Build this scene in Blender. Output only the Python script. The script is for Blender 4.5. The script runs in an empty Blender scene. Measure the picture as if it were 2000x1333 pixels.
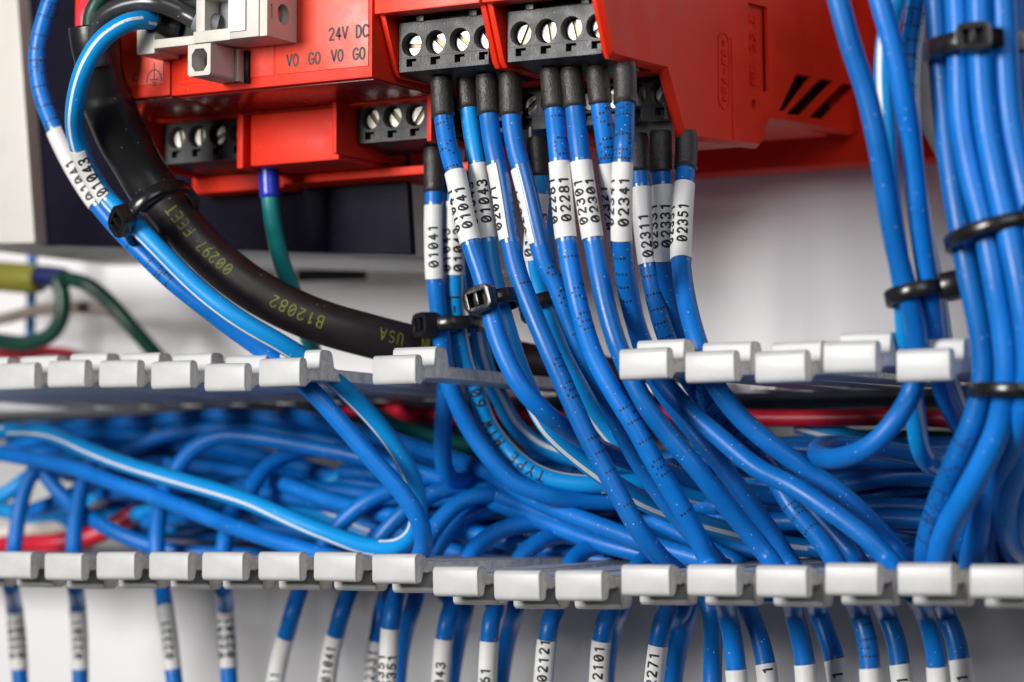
import bpy, bmesh, math, random
from mathutils import Vector, Matrix
random.seed(7)
S = 0.001                      # everything below is written in millimetres
scn = bpy.context.scene
COL = scn.collection

# ------------------------------------------------------------------ camera
FPX, DIST = 5311.0, 480.0      # focal length in photo pixels, distance to the plane of the duct finger tips
TH, PH = math.radians(30), math.atan((1000 - 666.5) / 5311.0)
ct, st, cp, sp = math.cos(TH), math.sin(TH), math.cos(PH), math.sin(PH)
FW, RT, UP = Vector((-st * cp, ct * cp, sp)), Vector((ct, st, 0)), Vector((st * sp, -ct * sp, cp))
CAM = -DIST * FW
cam = bpy.data.cameras.new('camera'); camo = bpy.data.objects.new('camera', cam); COL.objects.link(camo)
m = Matrix((RT, UP, -FW)).transposed().to_4x4(); m.translation = CAM * S
camo.matrix_world = m
cam.sensor_width = 36; cam.lens = 36 * FPX / 2000
cam.clip_start = 0.01; cam.clip_end = 20
cam.dof.use_dof = True; cam.dof.focus_distance = 0.494; cam.dof.aperture_fstop = 13.5; cam.dof.aperture_blades = 8
scn.camera = camo

# ------------------------------------------------------------------ light
w = bpy.data.worlds.new('World'); scn.world = w; w.use_nodes = True
bg = w.node_tree.nodes['Background']; bg.inputs[0].default_value = (0.90, 0.93, 1.0, 1); bg.inputs[1].default_value = 0.035

def area(name, loc, aim, size, power, col):
    l = bpy.data.lights.new(name, 'AREA'); l.shape = 'RECTANGLE'; l.size = size[0] * S; l.size_y = size[1] * S
    l.energy = power; l.color = col
    o = bpy.data.objects.new(name, l); COL.objects.link(o); o.location = Vector(loc) * S
    o.rotation_euler = (Vector(aim) - Vector(loc)).to_track_quat('-Z', 'Y').to_euler()
area('key_softbox', (-235, -745, 165), (-10, 40, 0), (260, 260), 8.7, (1.0, 0.985, 0.96))
area('front_fill', (480, -580, 330), (0, 40, 10), (420, 420), 1.8, (0.93, 0.96, 1.0))
scn.view_settings.view_transform = 'Standard'; scn.view_settings.look = 'None'
scn.view_settings.exposure = 0.0; scn.view_settings.gamma = 1.0
scn.render.engine = 'CYCLES'; scn.cycles.use_denoising = True; scn.cycles.max_bounces = 8

# ------------------------------------------------------------------ pixel to place
def ray(px, py): return FW + RT * ((px - 1000) / FPX) + UP * ((666.5 - py) / FPX)
def at(px, py, Y):
    r = ray(px, py); return CAM + r * ((Y - CAM.y) / r.y)
def atX(px, py, X):
    r = ray(px, py); return CAM + r * ((X - CAM.x) / r.x)
def proj(p):
    v = p - CAM; d = v.dot(FW)
    return 1000 + FPX * v.dot(RT) / d, 666.5 - FPX * v.dot(UP) / d

# ------------------------------------------------------------------ materials
def mat(name, col, rough=0.4, metal=0.0, spec=0.5, bump=0.0, bscale=1.5, var=0.0, vscale=0.2, speck=0.0, speckcol=(0.7, 0.75, 0.85), trans=0.0, coat=0.0, sss=0.0, orand=0.0):
    mt = bpy.data.materials.new(name); mt.use_nodes = True
    nt = mt.node_tree; N, L = nt.nodes, nt.links; P = N['Principled BSDF']
    P.inputs['Base Color'].default_value = (*col, 1); P.inputs['Roughness'].default_value = rough
    P.inputs['Metallic'].default_value = metal; P.inputs['Specular IOR Level'].default_value = spec
    P.inputs['Coat Weight'].default_value = coat
    if sss: 
        P.inputs['Subsurface Weight'].default_value = sss; P.inputs['Subsurface Scale'].default_value = 0.0015
    tc = N.new('ShaderNodeTexCoord')
    out = None
    if var or speck:
        base = N.new('ShaderNodeRGB'); base.outputs[0].default_value = (*col, 1); out = base.outputs[0]
    if orand:
        oi = N.new('ShaderNodeObjectInfo'); orr = N.new('ShaderNodeMapRange'); orr.inputs[3].default_value = 1 - orand; orr.inputs[4].default_value = 1 + orand
        L.new(oi.outputs['Random'], orr.inputs[0]); ov = N.new('ShaderNodeVectorMath'); ov.operation = 'SCALE'; L.new(out, ov.inputs[0]); L.new(orr.outputs[0], ov.inputs['Scale']); out = ov.outputs[0]
    if var:
        n1 = N.new('ShaderNodeTexNoise'); n1.inputs['Scale'].default_value = vscale * 1000; n1.inputs['Detail'].default_value = 5
        L.new(tc.outputs['Object'], n1.inputs['Vector'])
        mr = N.new('ShaderNodeMapRange'); mr.inputs[1].default_value = 0.3; mr.inputs[2].default_value = 0.7
        mr.inputs[3].default_value = 1 - var; mr.inputs[4].default_value = 1 + var
        L.new(n1.outputs[0], mr.inputs[0])
        vm = N.new('ShaderNodeVectorMath'); vm.operation = 'SCALE'
        L.new(out, vm.inputs[0]); L.new(mr.outputs[0], vm.inputs['Scale']); out = vm.outputs[0]
        rm = N.new('ShaderNodeMapRange'); rm.inputs[1].default_value = 0.3; rm.inputs[2].default_value = 0.7
        rm.inputs[3].default_value = rough * 0.8; rm.inputs[4].default_value = min(1, rough * 1.25)
        L.new(n1.outputs[0], rm.inputs[0]); L.new(rm.outputs[0], P.inputs['Roughness'])
    if speck:                                   # fine dust lying on the plastic
        v = N.new('ShaderNodeTexVoronoi'); v.inputs['Scale'].default_value = 900; v.inputs['Randomness'].default_value = 1
        L.new(tc.outputs['Object'], v.inputs['Vector'])
        lt = N.new('ShaderNodeMath'); lt.operation = 'LESS_THAN'; lt.inputs[1].default_value = 0.08
        L.new(v.outputs['Distance'], lt.inputs[0])
        sx = N.new('ShaderNodeSeparateXYZ'); L.new(v.outputs['Color'], sx.inputs[0])
        g = N.new('ShaderNodeMath'); g.operation = 'LESS_THAN'; g.inputs[1].default_value = speck
        L.new(sx.outputs[0], g.inputs[0])
        mu = N.new('ShaderNodeMath'); mu.operation = 'MULTIPLY'; L.new(lt.outputs[0], mu.inputs[0]); L.new(g.outputs[0], mu.inputs[1])
        mx = N.new('ShaderNodeMix'); mx.data_type = 'RGBA'; mx.inputs['B'].default_value = (*speckcol, 1)
        L.new(mu.outputs[0], mx.inputs['Factor']); L.new(out, mx.inputs['A']); out = mx.outputs['Result']
    if out: L.new(out, P.inputs['Base Color'])
    if bump:
        n2 = N.new('ShaderNodeTexNoise'); n2.inputs['Scale'].default_value = bscale * 1000; n2.inputs['Detail'].default_value = 4
        L.new(tc.outputs['Object'], n2.inputs['Vector'])
        b = N.new('ShaderNodeBump'); b.inputs['Strength'].default_value = bump; b.inputs['Distance'].default_value = 0.0003
        L.new(n2.outputs[0], b.inputs['Height']); L.new(b.outputs[0], P.inputs['Normal'])
    return mt
M = {}
M['blue'] = mat('blue_pvc', (0.002, 0.140, 0.50), 0.38, spec=0.34, var=0.16, vscale=0.09, speck=0.55, orand=0.15, bump=0.09, bscale=1.6)
M['light'] = mat('light_blue_pvc', (0.002, 0.26, 0.66), 0.38, spec=0.34, var=0.08, vscale=0.05, speck=0.4, bump=0.03, bscale=2.5)
M['white_wire'] = mat('white_stripe', (0.72, 0.72, 0.72), 0.45, var=0.08, vscale=0.3)
M['cream_wire'] = mat('white_pvc', (0.75, 0.68, 0.60), 0.45, var=0.06)
M['red_wire'] = mat('red_pvc', (0.55, 0.012, 0.035), 0.35, var=0.1)
M['green'] = mat('green_pvc', (0.004, 0.07, 0.05), 0.4, var=0.1)
M['teal'] = mat('teal_pvc', (0.004, 0.20, 0.19), 0.38, var=0.1)
M['dgreen'] = mat('dark_green_pvc', (0.003, 0.042, 0.028), 0.35, var=0.1)
M['brown'] = mat('grey_brown_pvc', (0.20, 0.16, 0.14), 0.5, var=0.1)
M['gwire'] = mat('black_grey_pvc', (0.035, 0.035, 0.037), 0.22, var=0.1, speck=0.3)
M['pinkred'] = mat('pink_red_pvc', (0.72, 0.03, 0.07), 0.35, var=0.06)
M['cable'] = mat('black_cable_jacket', (0.018, 0.013, 0.012), 0.46, var=0.15, vscale=0.15, speck=0.35, speckcol=(0.35, 0.30, 0.26))
M['shrink'] = mat('black_heat_shrink', (0.011, 0.010, 0.010), 0.34, var=0.15, vscale=0.12, speck=0.3, speckcol=(0.3, 0.3, 0.3), bump=0.05, bscale=0.8)
M['ferrule'] = mat('black_ferrule_nylon', (0.028, 0.024, 0.022), 0.40, var=0.2, vscale=0.6, bump=0.5, bscale=2.8)
M['greyferrule'] = mat('grey_ferrule_nylon', (0.22, 0.22, 0.23), 0.42, bump=0.1, bscale=2.5)
M['blueferrule'] = mat('blue_ferrule_nylon', (0.012, 0.03, 0.42), 0.3, bump=0.1, bscale=2.5)
M['label'] = mat('white_label_vinyl', (0.72, 0.71, 0.685), 0.45, var=0.09, vscale=0.18, speck=0.12, speckcol=(0.45, 0.40, 0.33), bump=0.03, bscale=1.0)
M['ink'] = mat('black_ink', (0.012, 0.010, 0.010), 0.55)
M['yellowink'] = mat('yellow_green_ink', (0.17, 0.19, 0.012), 0.6, var=0.3, vscale=1.2)
M['greyink'] = mat('grey_ink', (0.05, 0.028, 0.035), 0.6)
M['duct'] = mat('white_grey_pvc_duct', (0.50, 0.50, 0.495), 0.40, var=0.08, vscale=0.2, bump=0.05, bscale=0.9, speck=0.25, speckcol=(0.30, 0.28, 0.26))
M['ductcut'] = mat('sawn_pvc_edge', (0.78, 0.73, 0.66), 0.8, spec=0.3, var=0.25, vscale=0.6, bump=1.0, bscale=0.55)
M['red'] = mat('red_polyamide', (0.76, 0.028, 0.008), 0.46, spec=0.22, var=0.06, vscale=0.15, bump=0.10, bscale=3.0, speck=0.10, speckcol=(0.8, 0.3, 0.2))
M['redplate'] = mat('red_front_label', (0.82, 0.055, 0.020), 0.38, var=0.04, vscale=0.2, bump=0.06, bscale=3.0)
M['redshade'] = mat('red_glossy_underside_shade', (0.36, 0.012, 0.008), 0.25, spec=0.35, var=0.15, vscale=0.12)  # darker, glossier copy of the red: underside shade put into the colour
M['black'] = mat('black_terminal_nylon', (0.020, 0.020, 0.022), 0.44, var=0.25, vscale=0.3, bump=0.18, bscale=2.5, speck=0.3, speckcol=(0.3, 0.3, 0.3))
M['darkhole'] = mat('shade_and_seam_black', (0.006, 0.006, 0.006), 0.6)  # near-black standing in for shade in recesses; also for seams and the strip
M['steel'] = mat('nickel_screw', (0.85, 0.81, 0.74), 0.5, metal=1.0, var=0.12, vscale=0.9, bump=0.12, bscale=1.5)
M['slotshade'] = mat('screw_slot_shade', (0.22, 0.19, 0.12), 0.45, metal=1.0)  # darker than the screw head: the slot's shade is put into its colour
M['tie'] = mat('black_cable_tie_nylon', (0.011, 0.010, 0.010), 0.24, var=0.2, vscale=0.5, bump=0.12, bscale=1.2)
M['beige'] = mat('grey_beige_plug_nylon', (0.54, 0.51, 0.45), 0.42, var=0.04, bump=0.05, bscale=2.5)
M['whitecard'] = mat('white_marker_card', (0.85, 0.85, 0.85), 0.35)
M['devdark'] = mat('dark_navy_front', (0.007, 0.006, 0.014), 0.5, spec=0.06, var=0.2, vscale=0.05, speck=0.4, speckcol=(0.12, 0.10, 0.10))
M['cream'] = mat('cream_enamel', (0.56, 0.54, 0.49), 0.45, var=0.03)
M['metal'] = mat('galvanised_sheet', (0.42, 0.42, 0.42), 0.45, metal=0.6, var=0.25, vscale=0.06)
M['panel'] = mat('white_enamel_panel', (0.86, 0.845, 0.855), 0.42, var=0.03, vscale=0.01)
M['olive'] = mat('olive_yellow_sleeve', (0.20, 0.19, 0.02), 0.45, var=0.1)
M['navy'] = mat('navy_collar', (0.012, 0.018, 0.10), 0.4)
M['greymod'] = mat('dark_grey_module', (0.07, 0.07, 0.075), 0.45, var=0.1)
M['copper'] = mat('copper_screw', (0.75, 0.32, 0.20), 0.35, metal=1.0, bump=0.4, bscale=1.5)
fm = bpy.data.materials.new('clear_film'); fm.use_nodes = True
N_, L_ = fm.node_tree.nodes, fm.node_tree.links; N_.remove(N_['Principled BSDF'])
t_, g_, mx_, lw_, pw_, ml_ = [N_.new(x) for x in ('ShaderNodeBsdfTransparent', 'ShaderNodeBsdfGlossy', 'ShaderNodeMixShader', 'ShaderNodeLayerWeight', 'ShaderNodeMath', 'ShaderNodeMath')]
g_.inputs['Roughness'].default_value = 0.25; lw_.inputs[0].default_value = 0.5; t_.inputs[0].default_value = (0.97, 0.97, 0.98, 1)
pw_.operation = 'POWER'; pw_.inputs[1].default_value = 3.5; ml_.operation = 'MULTIPLY_ADD'; ml_.inputs[1].default_value = 0.5; ml_.inputs[2].default_value = 0.07
L_.new(lw_.outputs['Facing'], pw_.inputs[0]); L_.new(pw_.outputs[0], ml_.inputs[0]); L_.new(ml_.outputs[0], mx_.inputs[0])
L_.new(t_.outputs[0], mx_.inputs[1]); L_.new(g_.outputs[0], mx_.inputs[2])
L_.new(mx_.outputs[0], N_['Material Output'].inputs[0]); M['film'] = fm

# ------------------------------------------------------------------ object helpers
def tag(o, label=None, cat=None, group=None, kind=None):
    if label: o['label'] = label
    if cat: o['category'] = cat
    if group: o['group'] = group
    if kind: o['kind'] = kind
    return o
def empty(name, loc, label, cat, group=None):
    o = bpy.data.objects.new(name, None); o.empty_display_size = 0.005
    COL.objects.link(o); o.location = Vector(loc) * S
    o['org'] = tuple(loc)
    return tag(o, label, cat, group)
ORG = {}
def org(o): return ORG.get(o.name, Vector((0, 0, 0)))
def thing(name, loc, label, cat, group=None):
    o = bpy.data.objects.new(name, None); o.empty_display_size = 0.005
    COL.objects.link(o); o.location = Vector(loc) * S; ORG[o.name] = Vector(loc)
    return tag(o, label, cat, group)
class MB:
    """collects vertices and faces in millimetres; build() links them as one mesh object"""
    def __init__(s): s.v, s.f, s.m = [], [], []
    def add(s, vs, fs, mi=0):
        b = len(s.v); s.v += [Vector(x) for x in vs]
        for f in fs: s.f.append([b + i for i in f]); s.m.append(mi)
    def build(s, name, mats, parent=None, smooth=False, loc=None, bevel=0.0, bangle=35, bseg=2):
        o0 = org(parent) if parent else (Vector(loc) if loc is not None else Vector((0, 0, 0)))
        me = bpy.data.meshes.new(name)
        me.from_pydata([(x - o0) * S for x in s.v], [], s.f); me.update()
        for mt in (mats if isinstance(mats, (list, tuple)) else [mats]): me.materials.append(M[mt])
        me.polygons.foreach_set('material_index', s.m)
        bm = bmesh.new(); bm.from_mesh(me)
        bmesh.ops.remove_doubles(bm, verts=bm.verts, dist=1e-7)
        bmesh.ops.recalc_face_normals(bm, faces=bm.faces)
        if bevel:
            es = [e for e in bm.edges if len(e.link_faces) == 2 and e.calc_face_angle(0) > math.radians(bangle)]
            bmesh.ops.bevel(bm, geom=es, offset=bevel * S, segments=bseg, affect='EDGES', clamp_overlap=True, profile=0.6)
        bm.to_mesh(me); bm.free()
        if smooth:
            me.polygons.foreach_set('use_smooth', [True] * len(me.polygons))
            if smooth == 'auto' or bevel: 
                try: me.set_sharp_from_angle(angle=math.radians(40))
                except Exception: pass
        o = bpy.data.objects.new(name, me); COL.objects.link(o)
        if parent:
            o.parent = parent; ORG[o.name] = o0
        else:
            o.location = o0 * S; ORG[o.name] = o0
        return o
def boxv(x0, x1, y0, y1, z0, z1):
    return ([(x0, y0, z0), (x1, y0, z0), (x1, y1, z0), (x0, y1, z0), (x0, y0, z1), (x1, y0, z1), (x1, y1, z1), (x0, y1, z1)],
            [(0, 3, 2, 1), (4, 5, 6, 7), (0, 1, 5, 4), (1, 2, 6, 5), (2, 3, 7, 6), (3, 0, 4, 7)])
def box(name, mt, parent, b, bevel=0.25, **k):
    mb = MB(); mb.add(*boxv(*b)); return mb.build(name, mt, parent, smooth=True, bevel=bevel, **k)
def dup(o, parent, loc):
    c = o.copy(); COL.objects.link(c); c.parent = parent; c.location = loc; return c
def plate(outer, holes, t, fn, mb=None, mi=0, floor=None):
    """a flat plate with holes: outer and holes in (a,b), fn(a,b,h) gives the place, h from 0 (front) to t"""
    mb = mb or MB()
    bm = bmesh.new(); loops = []
    for lp in [outer] + holes:
        vs = [bm.verts.new((a, b, 0)) for a, b in lp]; loops.append(vs)
        for i in range(len(vs)): bm.edges.new((vs[i], vs[(i + 1) % len(vs)]))
    bmesh.ops.triangle_fill(bm, use_beauty=True, use_dissolve=False, edges=bm.edges[:])
    bm.verts.index_update()
    P = [(v.co.x, v.co.y) for v in bm.verts]; T = [[v.index for v in f.verts] for f in bm.faces]
    mb.add([fn(a, b, 0) for a, b in P], T, mi); mb.add([fn(a, b, t) for a, b in P], T, mi)
    for lp in [outer] + holes:
        n = len(lp); mb.add([fn(a, b, 0) for a, b in lp] + [fn(a, b, t) for a, b in lp], [(i, (i + 1) % n, n + (i + 1) % n, n + i) for i in range(n)], mi)
    bm.free(); return mb

# ------------------------------------------------------------------ stroke lettering
def arc(cx, cy, rx, ry, a0, a1, n=12):
    return [(cx + rx * math.cos(math.radians(a0 + (a1 - a0) * i / n)), cy + ry * math.sin(math.radians(a0 + (a1 - a0) * i / n))) for i in range(n + 1)]
G = {
 '0': [arc(.3, .5, .27, .47, 0, 360, 20), [(.17, .33), (.43, .67)]],
 'O': [arc(.3, .5, .27, .47, 0, 360, 20)],
 '1': [[(.12, .78), (.34, .97), (.34, .03)]],
 '2': [arc(.3, .70, .25, .27, 165, -20, 10) + [(.06, .04), (.56, .04)]],
 '3': [arc(.28, .73, .24, .24, 160, -90, 10), arc(.28, .27, .27, .25, 90, -160, 10)],
 '4': [[(.42, .02), (.42, .97), (.05, .30), (.58, .30)]],
 '5': [[(.53, .96), (.13, .96), (.10, .55)] + arc(.29, .33, .26, .29, 115, -150, 10)],
 '6': [arc(.3, .3, .26, .27, 0, 360, 16), arc(.55, .34, .51, .62, 180, 105, 8)],
 '7': [[(.05, .96), (.56, .96), (.22, .02)]],
 '9': [arc(.3, .7, .26, .27, 0, 360, 16), arc(.05, .66, .51, .62, 0, -75, 8)],
 '8': [arc(.3, .74, .22, .22, 0, 360, 16), arc(.3, .26, .26, .25, 0, 360, 16)],
 'A': [[(.02, .02), (.3, .98), (.58, .02)], [(.13, .34), (.47, .34)]],
 'B': [[(.08, .03), (.08, .97), (.3, .97)] + arc(.3, .74, .22, .23, 90, -90, 8) + [(.08, .51)], [(.3, .51)] + arc(.32, .27, .24, .24, 90, -90, 8) + [(.08, .03)]],
 'C': [arc(.34, .5, .29, .47, 45, 315, 14)],
 'D': [[(.08, .03), (.08, .97), (.25, .97)] + arc(.25, .5, .32, .47, 90, -90, 12) + [(.08, .03)]],
 'E': [[(.55, .97), (.08, .97), (.08, .03), (.57, .03)], [(.08, .52), (.48, .52)]],
 'F': [[(.55, .97), (.08, .97), (.08, .02)], [(.08, .52), (.48, .52)]],
 'G': [arc(.34, .5, .29, .47, 45, 330, 14) + [(.60, .46), (.36, .46)]],
 'H': [[(.08, .02), (.08, .98)], [(.55, .02), (.55, .98)], [(.08, .5), (.55, .5)]],
 'I': [[(.3, .02), (.3, .98)]],
 'J': [[(.5, .98), (.5, .3)] + arc(.28, .28, .22, .25, 0, -170, 8)],
 'M': [[(.02, .02), (.06, .97), (.32, .3), (.58, .97), (.62, .02)]],
 'N': [[(.07, .02), (.07, .97), (.55, .03), (.55, .98)]],
 'P': [[(.08, .02), (.08, .97), (.3, .97)] + arc(.3, .72, .24, .25, 90, -90, 8) + [(.08, .47)]],
 'R': [[(.08, .02), (.08, .97), (.3, .97)] + arc(.3, .72, .24, .25, 90, -90, 8) + [(.08, .47)], [(.3, .47), (.56, .02)]],
 'S': [arc(.3, .74, .23, .23, 40, 270, 10) + arc(.3, .27, .25, .24, 90, -140, 10)],
 'T': [[(.02, .97), (.6, .97)], [(.31, .97), (.31, .02)]],
 'U': [[(.07, .98), (.07, .3)] + arc(.31, .3, .24, .27, 180, 360, 10) + [(.55, .98)]],
 'V': [[(.02, .98), (.3, .03), (.58, .98)]],
 'W': [[(.0, .98), (.15, .03), (.31, .7), (.47, .03), (.62, .98)]],
 'Y': [[(.02, .98), (.3, .5), (.58, .98)], [(.3, .5), (.3, .02)]],
 '-': [[(.08, .48), (.5, .48)]], '.': [[(.2, .03), (.28, .03)]], '>': [[(.08, .8), (.5, .5), (.08, .2)]], '<': [[(.5, .8), (.08, .5), (.5, .2)]], ' ': [],
}
def ribbons(mb, lines, wd, fn, h0=0.03, mi=0, step=0.25, skirt=0.0):
    """each polyline in (u,v) mm becomes a strip wd wide laid on fn(u,v,h)"""
    for k, ln in enumerate(lines):
        P = [Vector(ln[0])]
        for a, b in zip(ln, ln[1:]):
            a, b = Vector(a), Vector(b); n = max(1, int((b - a).length / step))
            P += [a.lerp(b, i / n) for i in range(1, n + 1)]
        if len(P) < 2: continue
        closed = (P[0] - P[-1]).length < 1e-4
        d0 = (P[1] - P[0]).normalized(); d1 = (P[-1] - P[-2]).normalized()
        if not closed: P = [P[0] - d0 * wd * .35] + P[1:-1] + [P[-1] + d1 * wd * .35]
        vs = []
        for i, p in enumerate(P):
            if closed and i in (0, len(P) - 1): d = (P[1] - P[-2]).normalized()
            else: d = (P[min(i + 1, len(P) - 1)] - P[max(i - 1, 0)]).normalized()
            nn = Vector((-d.y, d.x)) * wd / 2
            h = h0 + 0.004 * (k % 5)
            vs += [fn(*(p + nn), h), fn(*(p - nn), h)]
            if skirt: vs += [fn(*(p + nn * 1.2), h - skirt), fn(*(p - nn * 1.2), h - skirt)]
        c = 4 if skirt else 2
        fs = []
        for i in range(len(P) - 1):
            fs.append((c * i, c * i + 1, c * i + c + 1, c * i + c))
            if skirt: fs += [(c * i, c * i + c, c * i + c + 2, c * i + 2), (c * i + 1, c * i + 3, c * i + c + 3, c * i + c + 1)]
        mb.add(vs, fs, mi)
def text_lines(txt, h, adv=0.78, wfac=None):
    wfac = wfac or min(1.0, adv / .74)
    out = []; u = 0.0
    for ch in txt:
        for ln in G.get(ch, []): out.append([(u + a * h * wfac, b * h) for a, b in ln])
        u += adv * h * (0.55 if ch in 'I.' else 1.0)
    return out, u
F5 = {'A': "01110 10001 10001 11111 10001 10001 10001", 'B': "11110 10001 11110 10001 10001 10001 11110", 'C': "01110 10001 10000 10000 10000 10001 01110",
 'E': "11111 10000 11110 10000 10000 10000 11111", 'G': "01110 10001 10000 10011 10001 10001 01110", 'I': "00100 00100 00100 00100 00100 00100 00100",
 'J': "00111 00010 00010 00010 00010 10010 01100", 'M': "10001 11011 10101 10101 10001 10001 10001", 'P': "11110 10001 10001 11110 10000 10000 10000",
 'R': "11110 10001 10001 11110 10100 10010 10001", 'T': "11111 00100 00100 00100 00100 00100 00100", 'V': "10001 10001 10001 10001 01010 01010 00100",
 'W': "10001 10001 10001 10101 10101 10101 01010", 'Y': "10001 01010 00100 00100 00100 00100 00100", '0': "01110 10001 10001 10001 10001 10001 01110",
 '1': "00100 01100 00100 00100 00100 00100 01110", '3': "11110 00001 00001 01110 00001 00001 11110", '6': "01110 10000 10000 11110 10001 10001 01110", '-': "00000 00000 00000 11111 00000 00000 00000"}

# ------------------------------------------------------------------ wires
XL0, PITCH, HEADW = -105.1, 12.66, 9.25          # duct fingers
def slotpt(px, py, want):
    """the place in the slot between two lower duct fingers that lies under this pixel, nearest the wanted depth"""
    best = None
    for k in range(-4, 18):
        p = atX(px, py, XL0 + PITCH * k + HEADW / 2 + PITCH / 2)
        if p.y > 10 and (best is None or abs(p.y - want) < abs(best.y - want)): best = p
    return best
def P3(p):
    if isinstance(p, Vector): return p
    if len(p) == 4: return slotpt(p[0], p[1], p[2])
    return at(*p)
WOB = [1.0]
def spline(pts, step):
    P = [P3(p) for p in pts]
    P = [P[0] * 2 - P[1]] + P + [P[-1] * 2 - P[-2]]
    out = []
    for i in range(1, len(P) - 2):
        p0, p1, p2, p3 = P[i - 1:i + 3]
        t0 = 0; t1 = t0 + (p1 - p0).length ** .5; t2 = t1 + (p2 - p1).length ** .5; t3 = t2 + (p3 - p2).length ** .5
        n = max(2, int((p2 - p1).length / 0.6))
        for j in range(n):
            t = t1 + (t2 - t1) * j / n
            a1 = p0 * ((t1 - t) / (t1 - t0)) + p1 * ((t - t0) / (t1 - t0)); a2 = p1 * ((t2 - t) / (t2 - t1)) + p2 * ((t - t1) / (t2 - t1)); a3 = p2 * ((t3 - t) / (t3 - t2)) + p3 * ((t - t2) / (t3 - t2))
            b1 = a1 * ((t2 - t) / (t2 - t0)) + a2 * ((t - t0) / (t2 - t0)); b2 = a2 * ((t3 - t) / (t3 - t1)) + a3 * ((t - t1) / (t3 - t1))
            out.append(b1 * ((t2 - t) / (t2 - t1)) + b2 * ((t - t1) / (t2 - t1)))
    out.append(P[-2])
    ph = [random.uniform(0, 6.3) for _ in range(6)]
    for i in range(2, len(out) - 2):
        e = min(1, i / 25) * .22
        out[i] = out[i] + Vector((math.sin(i * .052 + ph[0]) + .6 * math.sin(i * .11 + ph[1]), math.sin(i * .047 + ph[2]), math.sin(i * .058 + ph[3]) + .5 * math.sin(i * .13 + ph[4]))) * e * WOB[0]
    for _ in range(4):                                    # relax the small kinks of hand-read points
        q = out[:]
        for i in range(1, len(out) - 1): q[i] = (out[i - 1] + out[i] * 2 + out[i + 1]) / 4
        out = q
    acc = [0.0]
    for a, b in zip(out, out[1:]): acc.append(acc[-1] + (b - a).length)
    n = max(2, int(acc[-1] / step)); res = []; j = 0
    for i in range(n + 1):
        s = acc[-1] * i / n
        while j < len(acc) - 2 and acc[j + 1] < s: j += 1
        d = acc[j + 1] - acc[j]; res.append(out[j].lerp(out[j + 1], (s - acc[j]) / d if d > 0 else 0))
    return res
class Path:
    def __init__(s, pts, step=1.0):
        s.c = spline(pts, step); n = len(s.c)
        s.t = [(s.c[min(i + 1, n - 1)] - s.c[max(i - 1, 0)]).normalized() for i in range(n)]
        a = Vector((0, -1, 0.01)); a = (a - s.t[0] * a.dot(s.t[0])).normalized(); s.n = [a]
        for i in range(1, n):
            a = s.n[-1]; a = (a - s.t[i] * a.dot(s.t[i])).normalized(); s.n.append(a)
        s.b = [s.t[i].cross(s.n[i]) for i in range(n)]
        s.s = [0.0]
        for p, q in zip(s.c, s.c[1:]): s.s.append(s.s[-1] + (q - p).length)
        s.len = s.s[-1]; s.pr = [proj(p) for p in s.c]
    def idx(s, d):
        d = min(max(d, 0), s.len - 1e-6); n = len(s.c) - 1; i = min(int(d / s.len * n), n - 1)
        while i > 0 and s.s[i] > d: i -= 1
        while i < n - 1 and s.s[i + 1] < d: i += 1
        return i, (d - s.s[i]) / (s.s[i + 1] - s.s[i])
    def surf(s, d, ang, r):
        i, f = s.idx(d); over = d - min(max(d, 0), s.len)
        c = s.c[i].lerp(s.c[i + 1], f); n = s.n[i].lerp(s.n[i + 1], f); b = s.b[i].lerp(s.b[i + 1], f)
        return c + s.t[i] * over + (n * math.cos(ang) + b * math.sin(ang)) * r
    def face(s, d):                                       # angle that looks at the room in front
        i, f = s.idx(d); v = CAM - s.c[i]; return math.atan2(v.dot(s.b[i]), v.dot(s.n[i]))
    def leftsign(s, d):                                   # does a growing angle lead to the left of the picture
        i, f = s.idx(d); a = s.face(d); dv = -s.n[i] * math.sin(a) + s.b[i] * math.cos(a)
        return -1 if dv.dot(RT) > 0 else 1
    def at_py(s, py, nth=0):
        for i in range(len(s.c) - 1):
            a, b = s.pr[i][1], s.pr[i + 1][1]
            if (a - py) * (b - py) <= 0 and a != b: return s.s[i] + (s.s[i + 1] - s.s[i]) * (py - a) / (b - a)
        return 0 if abs(s.pr[0][1] - py) < abs(s.pr[-1][1] - py) else s.len
    def at_px(s, px):
        for i in range(len(s.c) - 1):
            a, b = s.pr[i][0], s.pr[i + 1][0]
            if (a - px) * (b - px) <= 0 and a != b: return s.s[i] + (s.s[i + 1] - s.s[i]) * (px - a) / (b - a)
        return 0
def tube(mb, path, r, d0=0, d1=None, sides=18, mi=0, cap=True, rfn=None, step=1.0, sub=None, stripe=None):
    d1 = path.len if d1 is None else d1
    n = max(2, int((d1 - d0) / step)); vs = []; fs = []; ms = []
    for i in range(n + 1):
        d = d0 + (d1 - d0) * i / n; rr = rfn(i / n) if rfn else r
        for k in range(sides): vs.append(path.surf(d, 2 * math.pi * k / sides, rr))
    b = len(mb.v); mb.v += vs
    for i in range(n):
        s0 = None
        if stripe:
            d = d0 + (d1 - d0) * (i + .5) / n
            s0 = int(round((path.face(d) + stripe(d)) / (2 * math.pi) * sides)) % sides
        for k in range(sides):
            mb.f.append([b + i * sides + k, b + i * sides + (k + 1) % sides, b + (i + 1) * sides + (k + 1) % sides, b + (i + 1) * sides + k])
            mb.m.append(1 if s0 is not None and ((k - s0) % sides) in (0, 1, 2) else mi)
    if cap:
        mb.f += [[b + k for k in range(sides)], [b + n * sides + k for k in range(sides)]]; mb.m += [mi, mi]
    return mb
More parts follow.
